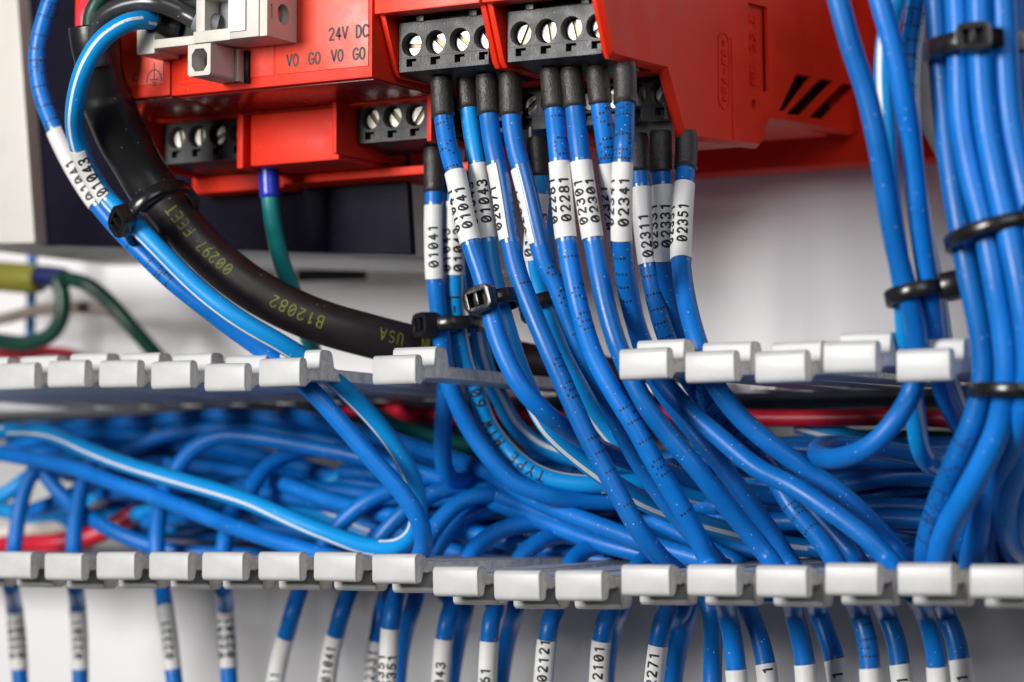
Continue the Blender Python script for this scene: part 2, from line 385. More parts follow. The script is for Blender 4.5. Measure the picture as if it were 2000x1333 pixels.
def sleeve(path, r, d0, d1, a0, a1, n=16, step=1.0, th=0.1):
    """an open sleeve over part of the circumference, with thickness"""
    mb = MB(); m = max(2, int((d1 - d0) / step)); vs = []
    for i in range(m + 1):
        for rr in (r, r - th):
            for k in range(n + 1): vs.append(path.surf(d0 + (d1 - d0) * i / m, a0 + (a1 - a0) * k / n, rr))
    w = 2 * (n + 1); fs = []
    for i in range(m):
        for k in range(n):
            fs.append((i * w + k, i * w + k + 1, (i + 1) * w + k + 1, (i + 1) * w + k))
            fs.append((i * w + n + 1 + k, (i + 1) * w + n + 1 + k, (i + 1) * w + n + 2 + k, i * w + n + 2 + k))
        for k in (0, n): fs.append((i * w + k, (i + 1) * w + k, (i + 1) * w + n + 1 + k, i * w + n + 1 + k))
    for i in (0, m):
        for k in range(n): fs.append((i * w + k, i * w + n + 1 + k, i * w + n + 2 + k, i * w + k + 1))
    mb.add(vs, fs); return mb
R = 1.78
NL = [0]
def dots(mb, path, r, d0, txt, ang0, h=3.9, flip=1):
    """ink-jet characters: every dot a small disc on the insulation, text running down the wire"""
    pit = h / 7; d = d0
    for ch in txt:
        g = F5.get(ch)
        if g:
            for ry, row in enumerate(g.split()):
                for cx, c in enumerate(row):
                    if c == '1':
                        du = d + cx * pit * 1.25 + random.uniform(-.05, .05); a = ang0 + flip * (3 - ry) * pit * 1.15 / r
                        rad = 0.235 * random.uniform(.75, 1.15)
                        mb.add([path.surf(du + rad * math.cos(q * math.pi / 3) * 1.1, a + rad * math.sin(q * math.pi / 3) / r, r + .015) for q in range(6)], [(0, 1, 2, 3, 4, 5)])
        d += pit * 1.25 * (7.5 if ch != ' ' else 5)
        if d > path.len - 3: break
def wire(pts, label, col='blue', r=R, name='blue_wire', cat='wire', group=None, ferrule=None, sl=None, stripe=None, prt=None, back=False, stripe_w=1.0):
    path = Path(pts, 1.0 if not back else 1.6)
    parts = bool(ferrule or sl or prt)
    st_ = 0.8 if not back else 1.6; sd = 20 if not back else 12
    mb = MB(); d_in = 0
    if ferrule and len(ferrule) < 4 and ferrule[0] == 'ferrule':
        zc = 48.9 if path.c[0].y < 15 else 39.6
        while d_in < 12 and path.surf(d_in, 0, 0).z > zc: d_in += .2
    tube(mb, path, r, d0=d_in, sides=sd, step=st_)
    mats = col
    parts = parts or bool(stripe)
    if not parts:
        o = mb.build(name, mats, smooth=True, loc=path.c[len(path.c) // 2]); return tag(o, label, cat, group), path
    t = thing(name, path.c[-1], label, cat, group)
    mb.build('insulation', mats, t, smooth=True)
    if ferrule:
        fc, py0, py1 = ferrule[:3]; d0, d1 = max(d_in - .3, 0), path.at_py(py1)
        if len(ferrule) > 3: d0, d1 = 0, ferrule[3]
        rr = r * 1.16; f = MB()
        tube(f, path, rr, d0, d1, sides=24, step=0.35, rfn=lambda q: rr * (1 - .10 * max(0, (.12 - q) / .12)) + (.12 if q > .93 else 0) - (.22 if q > .985 else 0))
        f.build('ferrule_sleeve', fc, t, smooth='auto')
    for L in (sl if isinstance(sl, list) else [sl] if sl else []):
        d0, d1 = path.at_py(L['y'][0]), path.at_py(L['y'][1])
        if d1 < d0: d0, d1 = d1, d0
        dm = (d0 + d1) / 2; fa = path.face(dm); lf = path.leftsign(dm)
        lo, hi = L.get('w', (-105, 105))                  # degrees right(-) and left(+) of the side that faces the room
        a0, a1 = fa + lf * math.radians(lo), fa + lf * math.radians(hi)
        rl = r + .20
        lab = sleeve(path, rl, d0, d1, a0, a1, step=0.9).build('label_sleeve', 'label', t, smooth='auto')
        fmb = MB(); tube(fmb, path, r + .07, d0 - .55, d1 + .75, sides=20, cap=False)
        fmb.build('clear_film', 'film', lab, smooth=True)
        if L.get('txt'):
            ink = MB(); h = L.get('h', 1.86)
            lines, u = text_lines(L['txt'], h, adv=.93)
            ty = L.get('ty'); ds = path.at_py(ty) if ty else dm + u / 2
            for off in L.get('cols', (8, -62)) if False else L.get('cols', (-6, 64)):
                a = fa + lf * math.radians(off * 1.12 if off > 20 else off)
                ribbons(ink, lines, h * .215, lambda uu, vv, hh: path.surf(ds - uu, a + lf * (vv - h / 2) / rl, rl + hh), h0=0.02)
            ink.build('lettering', 'ink', lab)
    if stripe:
        sm = MB(); n = int(path.len / 1.2); wv = []
        for i in range(n + 1):
            d = path.len * i / n; a = path.face(d) + stripe(d) * path.leftsign(d) * -1
            for q in (-.24, -.08, .08, .24): wv.append(path.surf(d, a + q * stripe_w, r + .012))
        sm.add(wv, [(4 * i + k, 4 * i + k + 1, 4 * i + k + 5, 4 * i + k + 4) for i in range(n) for k in range(3)])
        sm.build('white_stripe', 'white_wire', t, smooth=True)
    if prt:
        ink = MB()
        for (py, txt, ang, *solid) in prt:
            d = path.at_py(py)
            if solid:                                     # solid type, read from the lower end upwards
                hh_ = 2.15; lf = path.leftsign(d); a_s = path.face(d) + lf * math.radians(ang); u_ = 0
                for ch in txt:
                    fa_ = path.face(d - u_) + lf * math.radians(ang)
                    ribbons(ink, [[(u_ + x * hh_, y * hh_) for x, y in ln] for ln in G.get(ch, [])], .36, lambda uu, vv, h: path.surf(d - uu, fa_ + lf * (vv - hh_ / 2) / r, r + h), h0=.02)
                    u_ += hh_ * .98
                continue
            lf = path.leftsign(d); dots(ink, path, r, d, txt, path.face(d) + lf * math.radians(ang), flip=-lf)
        if ink.v: ink.build('ink_print', 'ink', t)
    return t, path

# ------------------------------------------------------------------ the setting: the enclosure's back panel
o = box('back_panel', 'panel', None, (-420, 260, 120, 124, -200, 220), bevel=0.2, loc=(-80, 120, 0)); tag(o, 'white enamelled steel back panel of the cabinet', None, None, 'structure')

# ------------------------------------------------------------------ the slotted wire duct
DY = 116.0
duct = thing('wire_duct', (0, DY, -23), 'light grey slotted plastic wire duct crossing the whole picture, fingers towards the viewer', 'wire duct')
box('base', 'duct', duct, (-230, 130, DY, DY + 3.5, -44, -1), bevel=0.2)
box('upper_side_wall', 'duct', duct, (-230, 130, 84, DY, -6.2, -3.9), bevel=0.2)
box('lower_side_wall', 'duct', duct, (-230, 130, 84, DY, -41.2, -38.9), bevel=0.2)
prof = [(0.0, -1.75), (0.12, -2.2), (0.45, -2.6), (1.0, -2.72), (2.2, -2.75), (2.8, -2.3), (3.8, -1.6), (9.5, -1.35), (84.0, -1.1), (84.0, 1.1), (12.8, 1.1), (11.4, 3.2), (10.7, 4.2), (9.8, 4.5), (7.4, 4.5), (6.8, 4.0), (6.6, 1.0), (5.6, 0.55), (4.2, 0.75), (3.0, 0.6), (2.6, 0.9), (2.45, 2.0), (2.1, 2.5), (1.2, 2.68), (0.5, 2.55), (0.14, 2.2), (0.0, 1.75)]
def finger_mesh(sgn, seed):
    rnd = random.Random(seed); mb = MB(); n = len(prof)
    def xw(y, s):                                          # wide head, narrower neck behind it
        q = HEADW / 2
        if y > 11: q = HEADW / 2 - min(1, (y - 11) / 3) * 1.05
        return s * q
    sec = []
    for s in (-1, 1):
        sec.append([(xw(y, s) + (rnd.uniform(-.22, .22) if 2.6 < y < 6.4 else rnd.uniform(-.06, .06)), y, z * sgn) for y, z in prof])
    mb.add(sec[0] + sec[1], [(i, (i + 1) % n, n + (i + 1) % n, n + i) for i in range(n)], 0)
    mb.add(sec[0], [list(range(n))], 1); mb.add(sec[1], [list(range(n))], 1)
    return mb.build('finger', ['duct', 'ductcut'], None, smooth=True, bevel=0.38, bangle=34, bseg=3)
protos = {s: [finger_mesh(s, 10 * s + i) for i in range(4)] for s in (1, -1)}
for ps in protos.values():
    for p in ps: COL.objects.unlink(p)
low_y = [1104, 1105, 1108, 1106, 1107, 1107, 1107, 1108, 1112, 1137, 1145, 1145, 1135, 1135, 1137, 1133, 1133, 1137, 1139]
up_y = {-2: 737, -1: 735, 0: 730, 1: 730, 2: 732, 3: 737, 4: 727, 6: 722, 10: 710, 11: 716, 12: 716, 13: 697, 14: 713}
def place_finger(sgn, k, py, tilt):
    x = XL0 + PITCH * k + HEADW / 2
    px = proj(Vector((x, 0, -5 if sgn > 0 else -42)))[0]
    z = at(px, py, 0).z
    src = protos[sgn][k % 4]; c = src.copy(); COL.objects.link(c); c.name = 'finger'
    c.parent = duct; c.location = (Vector((x + random.uniform(-.25, .25), 0, z)) - org(duct)) * S
    zb = -5.05 if sgn > 0 else -40.05
    c.rotation_euler = (math.atan2(zb - z, 84), random.uniform(-.012, .012), random.uniform(-.012, .012))
    return c
for i, k in enumerate(range(-2, 17)): place_finger(-1, k, low_y[i], 0)
for k, py in up_y.items(): place_finger(1, k, py, 0)
for k in (-5, -4, -3):
    place_finger(1, k, 737, 0); place_finger(-1, k, 1104, 0)
# stumps of the fingers that were snapped out of the upper wall
for k in (5, 7, 8, 9, 15):
    mb = MB(); x = XL0 + PITCH * k + HEADW / 2
    mb.add(*boxv(x - 2.8, x + 2.8, 76 + (k % 3), 84, -6.0, -4.1)); mb.build('finger_stump', 'ductcut', duct, smooth=True, bevel=.2)

# ------------------------------------------------------------------ red housings
X3, X2, X1, X0 = 19.76, -3.1, -25.6, -71.0            # right hand planes of the modules
Z3 = 54.65
def screw_mesh():
    mb = MB(); n = 28; r = 1.85
    mb.add([(r * math.cos(2 * math.pi * i / n), 0.45, r * math.sin(2 * math.pi * i / n)) for i in range(n)], [list(range(n))], 1)
    for s in (1, -1):
        a0 = math.asin(.42 / r); arcp = [(a0 + (math.pi - 2 * a0) * i / 14) for i in range(15)]
        lo = [(r * math.cos(a), 0.5, s * r * math.sin(a)) for a in arcp]; mid = [(r * math.cos(a), .12, s * r * math.sin(a)) for a in arcp]
        hi = [(.88 * r * math.cos(a), -.05, s * max(.42, .88 * r * math.sin(a))) for a in arcp]; k = 15
        mb.add(lo + mid + hi, [(i, i + 1, k + i + 1, k + i) for i in range(14)] + [(k + i, k + i + 1, 2 * k + i + 1, 2 * k + i) for i in range(14)]
               + [[2 * k + i for i in range(15)], (0, k, 2 * k, 3 * k - 1, 2 * k - 1, k - 1)], 0)
    return mb.build('screw', ['steel', 'slotshade'], None, smooth='auto')
SCREW = screw_mesh(); SCREW.data.polygons.foreach_set('use_smooth', [False] * len(SCREW.data.polygons)); COL.objects.unlink(SCREW)
def terminal(mod, xf, yf, ztop, zbot, zs, depth, angs, pitch=5.1, n=4, rim=2.6, rimr=None):
    """black screw terminal: real bores with recessed screws, small test windows underneath"""
    x0, x1 = xf - rim, xf + pitch * (n - 1) + (rim if rimr is None else rimr)
    holes = []; cs = []
    for i in range(n):
        cx = xf + pitch * i
        holes.append([(min(cx + 2.12 * math.cos(2 * math.pi * q / 28), x1 - .05) if True else 0, zs + 2.2 * math.sin(2 * math.pi * q / 28)) for q in range(28)])
        if False: holes.append([(cx + 2.12 * math.cos(2 * math.pi * q / 28), zs + 2.2 * math.sin(2 * math.pi * q / 28)) for q in range(28)])
        wz = zs - 3.35
        xe = min(cx + 1.05, x1 - .1); holes.append([(cx - 1.05, wz - .72), (xe, wz - .72), (xe, wz + .72), (cx - 1.05, wz + .72)])
        cs.append((cx, wz))
    mb = plate([(x0, zbot), (x1, zbot), (x1, ztop), (x0, ztop)], holes, 2.6, lambda a, b, h: (a, yf + h, b))
    blk = mb.build('terminal_block', 'black', mod)
    mb = MB(); mb.add(*boxv(x0 + .02, x1 - .02, yf + 2.62, yf + depth, zbot + .4, ztop - .02)); mb.build('terminal_body', 'black', blk, smooth=True, bevel=.2)
    mb = MB(); mb.add([(x0 + .3, yf + 2.0, zbot - .02), (x1 - .3, yf + 2.0, zbot - .02), (x1 - .3, yf + depth - 3, zbot - 1.2), (x0 + .3, yf + depth - 3, zbot - 1.2),
                       (x0 + .3, yf + 2.0, zbot + .6), (x1 - .3, yf + 2.0, zbot + .6), (x1 - .3, yf + depth - 3, zbot + .6), (x0 + .3, yf + depth - 3, zbot + .6)],
                      [(0, 3, 2, 1), (4, 5, 6, 7), (0, 1, 5, 4), (1, 2, 6, 5), (2, 3, 7, 6), (3, 0, 4, 7)])
    mb.build('terminal_foot', 'black', blk, smooth=True, bevel=.15)
    mb = MB(); mb.add(*boxv(x0 + .1, x1 - .1, yf - .06, yf + .3, zs - 2.42, zs - 2.36)); mb.build('seam', 'darkhole', blk)
    for i, (cx, wz) in enumerate(cs):
        s = SCREW.copy(); COL.objects.link(s); s.name = 'screw'; s.parent = blk
        s.location = (Vector((cx, yf + 2.05, zs)) - org(blk)) * S; s.rotation_euler = (0, math.radians(angs[i % len(angs)]), 0); s.scale = (1.08, 1, 1.12)
        mb = MB(); mb.add(*boxv(cx - .35, min(cx + 1.0, x1 - .15), yf + .9, yf + 2.6, wz - .7, wz + .35)); mb.build('test_contact', 'black', blk)
    return blk
def on_plane(X):
    return lambda px, py: (atX(px, py, X).y, atX(px, py, X).z)
def wall(mod, xo, th, holes=(), detail=False):
    # side profile seen on the right hand module: two steps for the terminals, tall back
    out = [(-4.6, 95), (-4.0, 59.6), (0.2, 50.0), (1.3, 48.9), (20.6, 49.4), (21.4, 49.9), (28.2, 39.3), (29.6, 38.0), (62.0, 40.2), (63.6, 41.4), (66.5, 47.6), (76.6, 56.2), (112, 58.6), (112, 95)]
    mb = plate(out, list(holes), th, lambda a, b, h: (xo - h, a, b))
    o = mb.build('side_wall', 'red', mod, smooth=True, bevel=0.32 if not holes else 0.0)
    return o
PX3 = on_plane(X3)
mods = {}
for nm, xr, wdt, lab in (('m3', X3, 22.6, 'rightmost red terminal housing, its right flank with raised lettering facing the viewer'),
                         ('m2', X2, 22.3, 'red housing with four big screws, right beside the 24V DC front'),):
    t = thing('terminal_module', (xr - wdt / 2, 104, 45), lab, 'terminal module', 'red terminal housings clipped side by side'); mods[nm] = t
    xl = xr - wdt
    wall(t, xl + 1.2, 1.2)
    if nm == 'm2': wall(t, xr, 1.2)
    # head cover with a lip and a groove
    box('front_cover', 'redplate', t, (xl + .1, xr - .1, -6.0, -1.5, 59.6, 95), bevel=.35)
    box('cover_rim', 'red', t, (xl + .05, xr - .05, -5.4, 14, 61.2, 95), bevel=.3)
    box('back_body', 'red', t, (xl + 1.3, xr - (9.5 if nm == 'm3' else 1.3), 19.0, 103, 49.3, 95), bevel=.3)
    if nm == 'm3': box('front_bulkhead', 'red', t, (xr - 9.4, xr - 1.8, 19.0, 62, 49.3, 95), bevel=.3)
    box('lower_body', 'red', t, (xl + 1.3, xr - 1.3, 39, 62, 40.6, 49.2), bevel=.3)
    box('recess_shade', 'darkhole', t, (xl + 1.3, xr - 1.3, 3.0, 14, 58.0, 61.0), bevel=0)  # near-black block painted as the shade between cover and terminal
    xs = 1.75 if nm == 'm3' else -21.1
    for q in (3.4, 14.6):
        box('latch_tab', 'black', t, (xs + q - 2.2, xs + q - .6, -.4, 3, 58.6, 60.4), bevel=.1)
    terminal(t, xs, 0.0, 58.7, 49.7, Z3, 18, (-65, 80, 76, -32) if nm == 'm3' else (5, 42, 40, 55), rimr=.95)
    terminal(t, xs, 24.5, 49.2, 41.3, 46.1, 14, (70, 30, 62, -58) if nm == 'm3' else (30, 60, -40, 60), rimr=.95)
t = mods['m3']
# lettered right flank: pocket, round bore and vents are cut through the outer skin
cir = lambda c, r, n=24: [(c[0] + r * math.cos(2 * math.pi * i / n), c[1] + r * math.sin(2 * math.pi * i / n)) for i in range(n)]
pocket = [PX3(1461, 5), PX3(1498, 14), PX3(1501, 180), PX3(1463, 172)]
hole_c = PX3(1473, 204)
vents = [[PX3(*p) for p in q] for q in (((1555, 146), (1585, 150), (1536, 216), (1521, 218)), ((1602, 154), (1630, 158), (1564, 226), (1536, 223)), ((1646, 163), (1672, 167), (1608, 233), (1580, 230)))]
out = [(-4.6, 95), (-4.0, 59.6), (0.2, 50.0), (1.3, 48.9), (20.6, 49.4), (21.4, 49.9), (28.2, 39.3), (29.6, 38.0), (62.0, 40.2), (63.6, 41.4), (65.0, 44.5), (66.4, 45.8), (70.2, 46.1), (117, 48.9), (117, 95)]
big = [(-4.6 + .9, 95), (-3.1, 59.8), (1.0, 50.3), (1.8, 49.8), (20.7, 50.3), (22.2, 50.4), (29.0, 39.7), (29.9, 38.9), (61.8, 41.0), (62.9, 41.9), (64.3, 44.7), (66.0, 46.5), (70.0, 46.9), (117, 49.7), (117, 95)]
mb = plate(big, [pocket, cir(hole_c, 1.0)] + vents, 0.6, lambda a, b, h: (X3 - h, a, b))
n = len(out)                                           # chamfer between the skin and the body edge
mb.add([(X3, a, b) for a, b in big] + [(X3 - .95, a, b) for a, b in out], [(i, i + 1, n + i + 1, n + i) for i in range(n - 1)])
mb.add([(X3 - .95, a, b) for a, b in out] + [(X3 - 1.7, a, b) for a, b in out], [(i, i + 1, n + i + 1, n + i) for i in range(n - 1)])
fl = mb.build('lettered_flank', 'red', t, smooth='auto')
mb = MB(); mb.add([(X3 - 1.0, a, b) for a, b in pocket], [(0, 1, 2, 3)])
mb.build('pocket_floor', 'red', fl)
mb = MB(); mb.add(*boxv(X3 - 7, X3 - 6.5, 68, 116, 49.5, 66)); mb.build('vent_shade_sheet', 'darkhole', fl)  # added near-black sheet, stands in for the shade behind the vents
def flank_text(txt, p0, h, wd, adv, x):
    lines, u = text_lines(txt, h, adv=adv)
    mb = MB(); ribbons(mb, lines, wd, lambda uu, vv, hh: Vector((x + hh, p0[0] - vv, p0[1] + uu)), h0=.34, skirt=.38)
    return mb
p = PX3(1484, 166); flank_text('ME 22.5 UTR', (p[0], p[1]), 2.7, .42, .80, X3 - 1.0).build('raised_lettering', 'red', fl)
p = PX3(1418, 200); flank_text('>PA-FR<', (p[0], p[1]), 1.9, .30, .92, X3).build('raised_lettering', 'red', fl)
a_, b_ = PX3(1403, 60), PX3(1421, 216)
mb = MB(); rr = (b_[0] - a_[0]) / 2 + .35; cy_ = (a_[0] + b_[0]) / 2 + .2
ribbons(mb, [arc(cy_, a_[1] - rr, rr, rr, 0, 180) + arc(cy_, b_[1] + rr, rr, rr, 180, 360) + [(cy_ + rr, a_[1] - rr)]], .22, lambda u, v, h: Vector((X3 + h, u, v)), h0=.22, skirt=.26)
mb.build('raised_outline', 'red', fl)
a_, b_ = PX3(1428, 75), PX3(1432, 272)
mb = MB(); ribbons(mb, [[a_, b_]], .35, lambda u, v, h: Vector((X3 + h, u, v)), h0=.25, skirt=.28); mb.build('mould_line', 'red', fl)
box('back_foot', 'red', t, (-22, 42, 111, 119.5, 42.5, 95), bevel=1.5)
box('bottom_tray', 'red', t, (-2.5, 17.5, 40, 100, 47.2, 49.2), bevel=.5)
mb = MB(); c_ = at(1787, 256, 110.8)
mb.add([(c_.x + 1.0 * math.cos(q * math.pi / 8), 110.75, c_.z + 1.5 * math.sin(q * math.pi / 8)) for q in range(16)], [list(range(16))]); mb.build('foot_bore_shade', 'darkhole', t)  # flat dark disc, the shade inside a bore painted on the foot

# wide 24V DC unit and the earth unit left of it
t = thing('power_module', (-48, 104, 45), 'wide red housing whose front reads 24V DC above V0 G0 V0 G0', 'terminal module', 'red terminal housings clipped side by side'); m1 = t
YF = -6.0
def front(t, xl, xr, zb):
    box('front_frame', 'red', t, (xl, xr, YF, 17, zb, 95), bevel=.4)
    box('underside', 'redshade', t, (xl + .6, xr - .6, YF + 1.5, 17, zb - .25, zb + .1), bevel=.05)  # thin slab in the darker red, shade painted on the underside
front(t, X0 + .15, X1 - .1, 48.2)
box('front_label', 'redplate', t, (-46.6, -26.4, YF - .22, YF + .1, 50.3, 95), bevel=.1)
box('front_window', 'red', t, (-68.6, -47.2, YF - .14, YF + .1, 50.2, 95), bevel=.1)
box('back_body', 'red', t, (X0 + .3, X1 - .3, 17.2, 104, 47.5, 95), bevel=.3)
mb = MB(); mb.add(*boxv(-68.2, -47.5, 16.0, 44, 37.1, 47.3)); mb.build('blank_cover', 'red', t, smooth=True, bevel=.5)
box('side_fin', 'red', t, (-70.4, -68.9, 14.5, 50, 36.6, 47.3), bevel=.4)
box('lower_frame', 'red', t, (-70.4, -25.8, 30, 56, 35.2, 37.0), bevel=.4)
box('divider', 'red', t, (-47.4, -46.4, 13.5, 46, 38.0, 48.0), bevel=.2)
box('right_divider', 'red', t, (-26.8, -25.8, 14.5, 40, 39.0, 48.0), bevel=.2)
terminal(t, -43.4, 20.5, 48.0, 40.6, 45.3, 14, (52, 48, -55, 20))
def flat_text(mb, txt, px, py, h, wd, adv, Y=YF - .26):
    lines, u = text_lines(txt, h, adv=adv); p = at(px, py, Y)
    ribbons(mb, lines, wd, lambda uu, vv, hh: Vector((p.x + uu, Y - hh, p.z + vv)), h0=.02)
G2 = dict(G); G['0'] = [arc(.3, .5, .26, .47, 0, 360, 20)]
mb = MB(); flat_text(mb, '24V DC', 642, 80, 2.3, .40, .64); flat_text(mb, 'V0', 560, 131, 2.2, .40, .64); flat_text(mb, 'G0', 602, 127, 2.2, .40, .66); flat_text(mb, 'V0', 647, 122, 2.2, .40, .64); flat_text(mb, 'G0', 689, 118, 2.2, .40, .66)
mb.build('front_lettering', 'greyink', t)
G['0'] = G2['0']
t = thing('earth_module', (-93, 104, 45), 'red housing with an earth symbol on its front, behind the thick black cable', 'terminal module', 'red terminal housings clipped side by side')
front(t, -94.2, X0 - .15, 48.4)
box('front_label', 'redplate', t, (-92.8, X0 - 1.6, YF - .2, YF + .1, 50.8, 95), bevel=.1)
box('back_body', 'red', t, (-94.2, X0 - .4, 17.2, 104, 47.5, 95), bevel=.3)
box('left_fin', 'red', t, (-93.6, -92.4, 13, 45, 38, 48), bevel=.3)
box('lower_frame', 'red', t, (-94.2, X0 - .4, 32, 60, 34.8, 38.2), bevel=.4)
terminal(t, -88.9, 19.5, 49.0, 39.4, 44.6, 16, (80, 85, -20, 40))
mb = MB(); p = at(301, 150, YF - .24); fz = lambda u, v, h: Vector((p.x + u, YF - .22 - h, p.z + v))
ribbons(mb, [arc(0, -1.0, 1.75, 2.3, 0, 180), [(0, 2.6), (0, -.6)], [(-.85, -.6), (.85, -.6)], [(-.5, -1.1), (.5, -1.1)], [(-.18, -1.6), (.18, -1.6)]], .24, fz)
p2 = at(256, 160, YF - .24); lines, u = text_lines('IC', 1.5, adv=.8); ribbons(mb, lines, .2, lambda a, b, h: Vector((p2.x + a, YF - .22 - h, p2.z + b)))
mb.build('earth_symbol', 'greyink', t)

# grey beige plug in front of them
t = thing('plug_connector', (-58, -6, 56), 'grey beige pluggable screw connector on the red front, wires in its left side', 'connector')
zb = 55.7
mb = plate([(-50.2, zb), (-43.65, zb), (-43.65, 80), (-50.2, 80)], [], 9.7, lambda a, b, h: (a, -16 + h, b)); mb.build('body', 'beige', t, smooth=True, bevel=.25)
hc = lambda z, r, n=22: [(-10.9 + r * math.cos(2 * math.pi * i / n), z + r * math.sin(2 * math.pi * i / n)) for i in range(n)]
mb = plate([(-15.7, zb + .05), (-6.35, zb + .05), (-6.35, 80), (-15.7, 80)], [[(a + 0.3, b) for a, b in hc(60.4, 1.9)], [(a + .3, b) for a, b in hc(67.3, 1.9)], [(-14.6, 59.0), (-13.9, 59.0), (-13.9, 61.7), (-14.6, 61.7)]], 1.6, lambda a, b, h: (-42.0 - h, a, b)); mb.build('screw_face', 'beige', t)
mb = MB(); mb.add(*boxv(-43.6, -43.5, -15.5, -6.4, zb + .2, 79)); mb.build('bore_floor', 'greyferrule', t)
for zz in (60.4, 67.3):
    mb = MB(); mb.add([(-43.0, -11.6 + 1.2 * math.cos(q * math.pi / 8), zz + 1.3 * math.sin(q * math.pi / 8)) for q in range(16)] + [(-42.5, -11.6, zz)], [(q, (q + 1) % 16, 16) for q in range(16)]); mb.build('screw', 'copper', t, smooth=True)
box('marker_card', 'whitecard', t, (-50.1, -46.4, -16.45, -15.9, 57.0, 72), bevel=.05)
box('front_rail', 'beige', t, (-58.6, -50.25, -15.6, -6.3, zb, zb + 2.2), bevel=.2)
box('front_rail', 'beige', t, (-58.6, -50.25, -15.6, -6.3, 64.0, 65.2), bevel=.2)
box('front_rail', 'beige', t, (-58.6, -56.6, -14.8, -6.3, zb + 2.3, 80), bevel=.2)
box('cavity_floor', 'greyferrule', t, (-56.5, -50.3, -10.5, -6.4, zb + 2.2, 80), bevel=.1)
box('left_rail', 'beige', t, (-68.6, -58.7, -14.4, -6.3, zb + .1, zb + 1.8), bevel=.2)
box('left_cavity_floor', 'darkhole', t, (-68.5, -58.7, -9.5, -6.4, zb + 1.9, 66), bevel=.1)  # near-black floor: the cavity's shade is put into its colour
box('left_top', 'beige', t, (-70.5, -58.7, -13.5, -6.3, 66.1, 80), bevel=.2)
box('end_foot', 'beige', t, (-72.9, -68.7, -14.0, -6.3, zb - .7, 63.5), bevel=.3)
t = thing('test_plug', (-56, -6, 52.4), 'small grey beige socket with an eight sided opening below the plug connector', 'connector')
zc = 52.45
oct_ = lambda rx, rz: [(-56.7 + rx * a, zc + rz * b) for a, b in ((-1, -.5), (-.55, -1), (.55, -1), (1, -.5), (1, .5), (.55, 1), (-.55, 1), (-1, .5))]
mb = plate([(-59.3, zc - 2.5), (-58.9, zc - 2.9), (-54.5, zc - 2.9), (-54.2, zc - 2.5), (-54.2, zc + 2.9), (-59.3, zc + 2.9)], [oct_(1.75, 2.1)], 9.5, lambda a, b, h: (a, -16.2 + h, b)); mb.build('shell', 'beige', t)
mb = MB(); mb.add([(a, -12.0, b) for a, b in oct_(1.75, 2.1)], [list(range(8))]); mb.build('opening_floor', 'greyferrule', t)
box('collar', 'beige', t, (-54.1, -53.4, -8.8, -6.3, zc - 3.1, zc + 2.9), bevel=.15)
box('gap_shade', 'darkhole', t, (-53.35, -52.5, -6.9, -6.2, zc - 3.3, zc + 2.9), bevel=0)  # near-black block added as the shade in the narrow gap

# ------------------------------------------------------------------ dark device with a cream end, upper left
def quad_box(name, mt, t, q, Y0, Y1, bevel=.4):
    mb = MB(); v = [at(px, py, Y0) for px, py in q]; v += [Vector((a.x, Y1, a.z)) for a in v]
    mb.add(v, [(0, 1, 2, 3), (7, 6, 5, 4), (0, 4, 5, 1), (1, 5, 6, 2), (2, 6, 7, 3), (3, 7, 4, 0)]); return mb.build(name, mt, t, smooth=True, bevel=bevel)
t = thing('power_supply', at(400, 490, 100), 'dark navy device with a cream end cap, behind the red housings at upper left', 'device')
quad_box('front_panel', 'devdark', t, [(36, -60), (77, 478), (803, 497), (770, -60)], 38, 40, .3)
quad_box('casing', 'metal', t, [(38, -60), (79, 483), (800, 501), (770, -60)], 40.1, 92, .5)
quad_box('end_cap', 'cream', t, [(-160, -60), (-120, 478), (68, 476), (30, -60)], 34, 92, .8)
quad_box('edge_trim', 'brown', t, [(30.5, -60), (68.5, 476), (76, 477), (35.5, -60)], 35.5, 60, .15)
o = quad_box('rail_cutout', 'darkhole', None, [(580, 527), (580, 550), (712, 547), (712, 524)], 106.8, 107.9, .1)
tag(o, 'flat black strip on the white panel, right under the dark device', 'strip')
o = quad_box('grey_module', 'greymod', None, [(1745, -60), (1772, 200), (1855, 360), (2080, 360), (2060, -60)], 95, 107, .5) if False else None
mb = MB(); q = [at(1772, -60, 86), at(1772, 203, 86), at(1846, 345, 86), at(1905, 345, 86), at(1880, -60, 86)]; n = 5
mb.add(q + [Vector((a.x, 107, a.z)) for a in q], [(0, 1, 2, 3, 4), (9, 8, 7, 6, 5)] + [(i, (i + 1) % n, n + (i + 1) % n, n + i) for i in range(n)])
o = mb.build('end_bracket', 'greymod', None, smooth=True, bevel=.4, loc=at(1830, 200, 107)); tag(o, 'dark grey slanted end bracket beside the rightmost red housing', 'bracket')

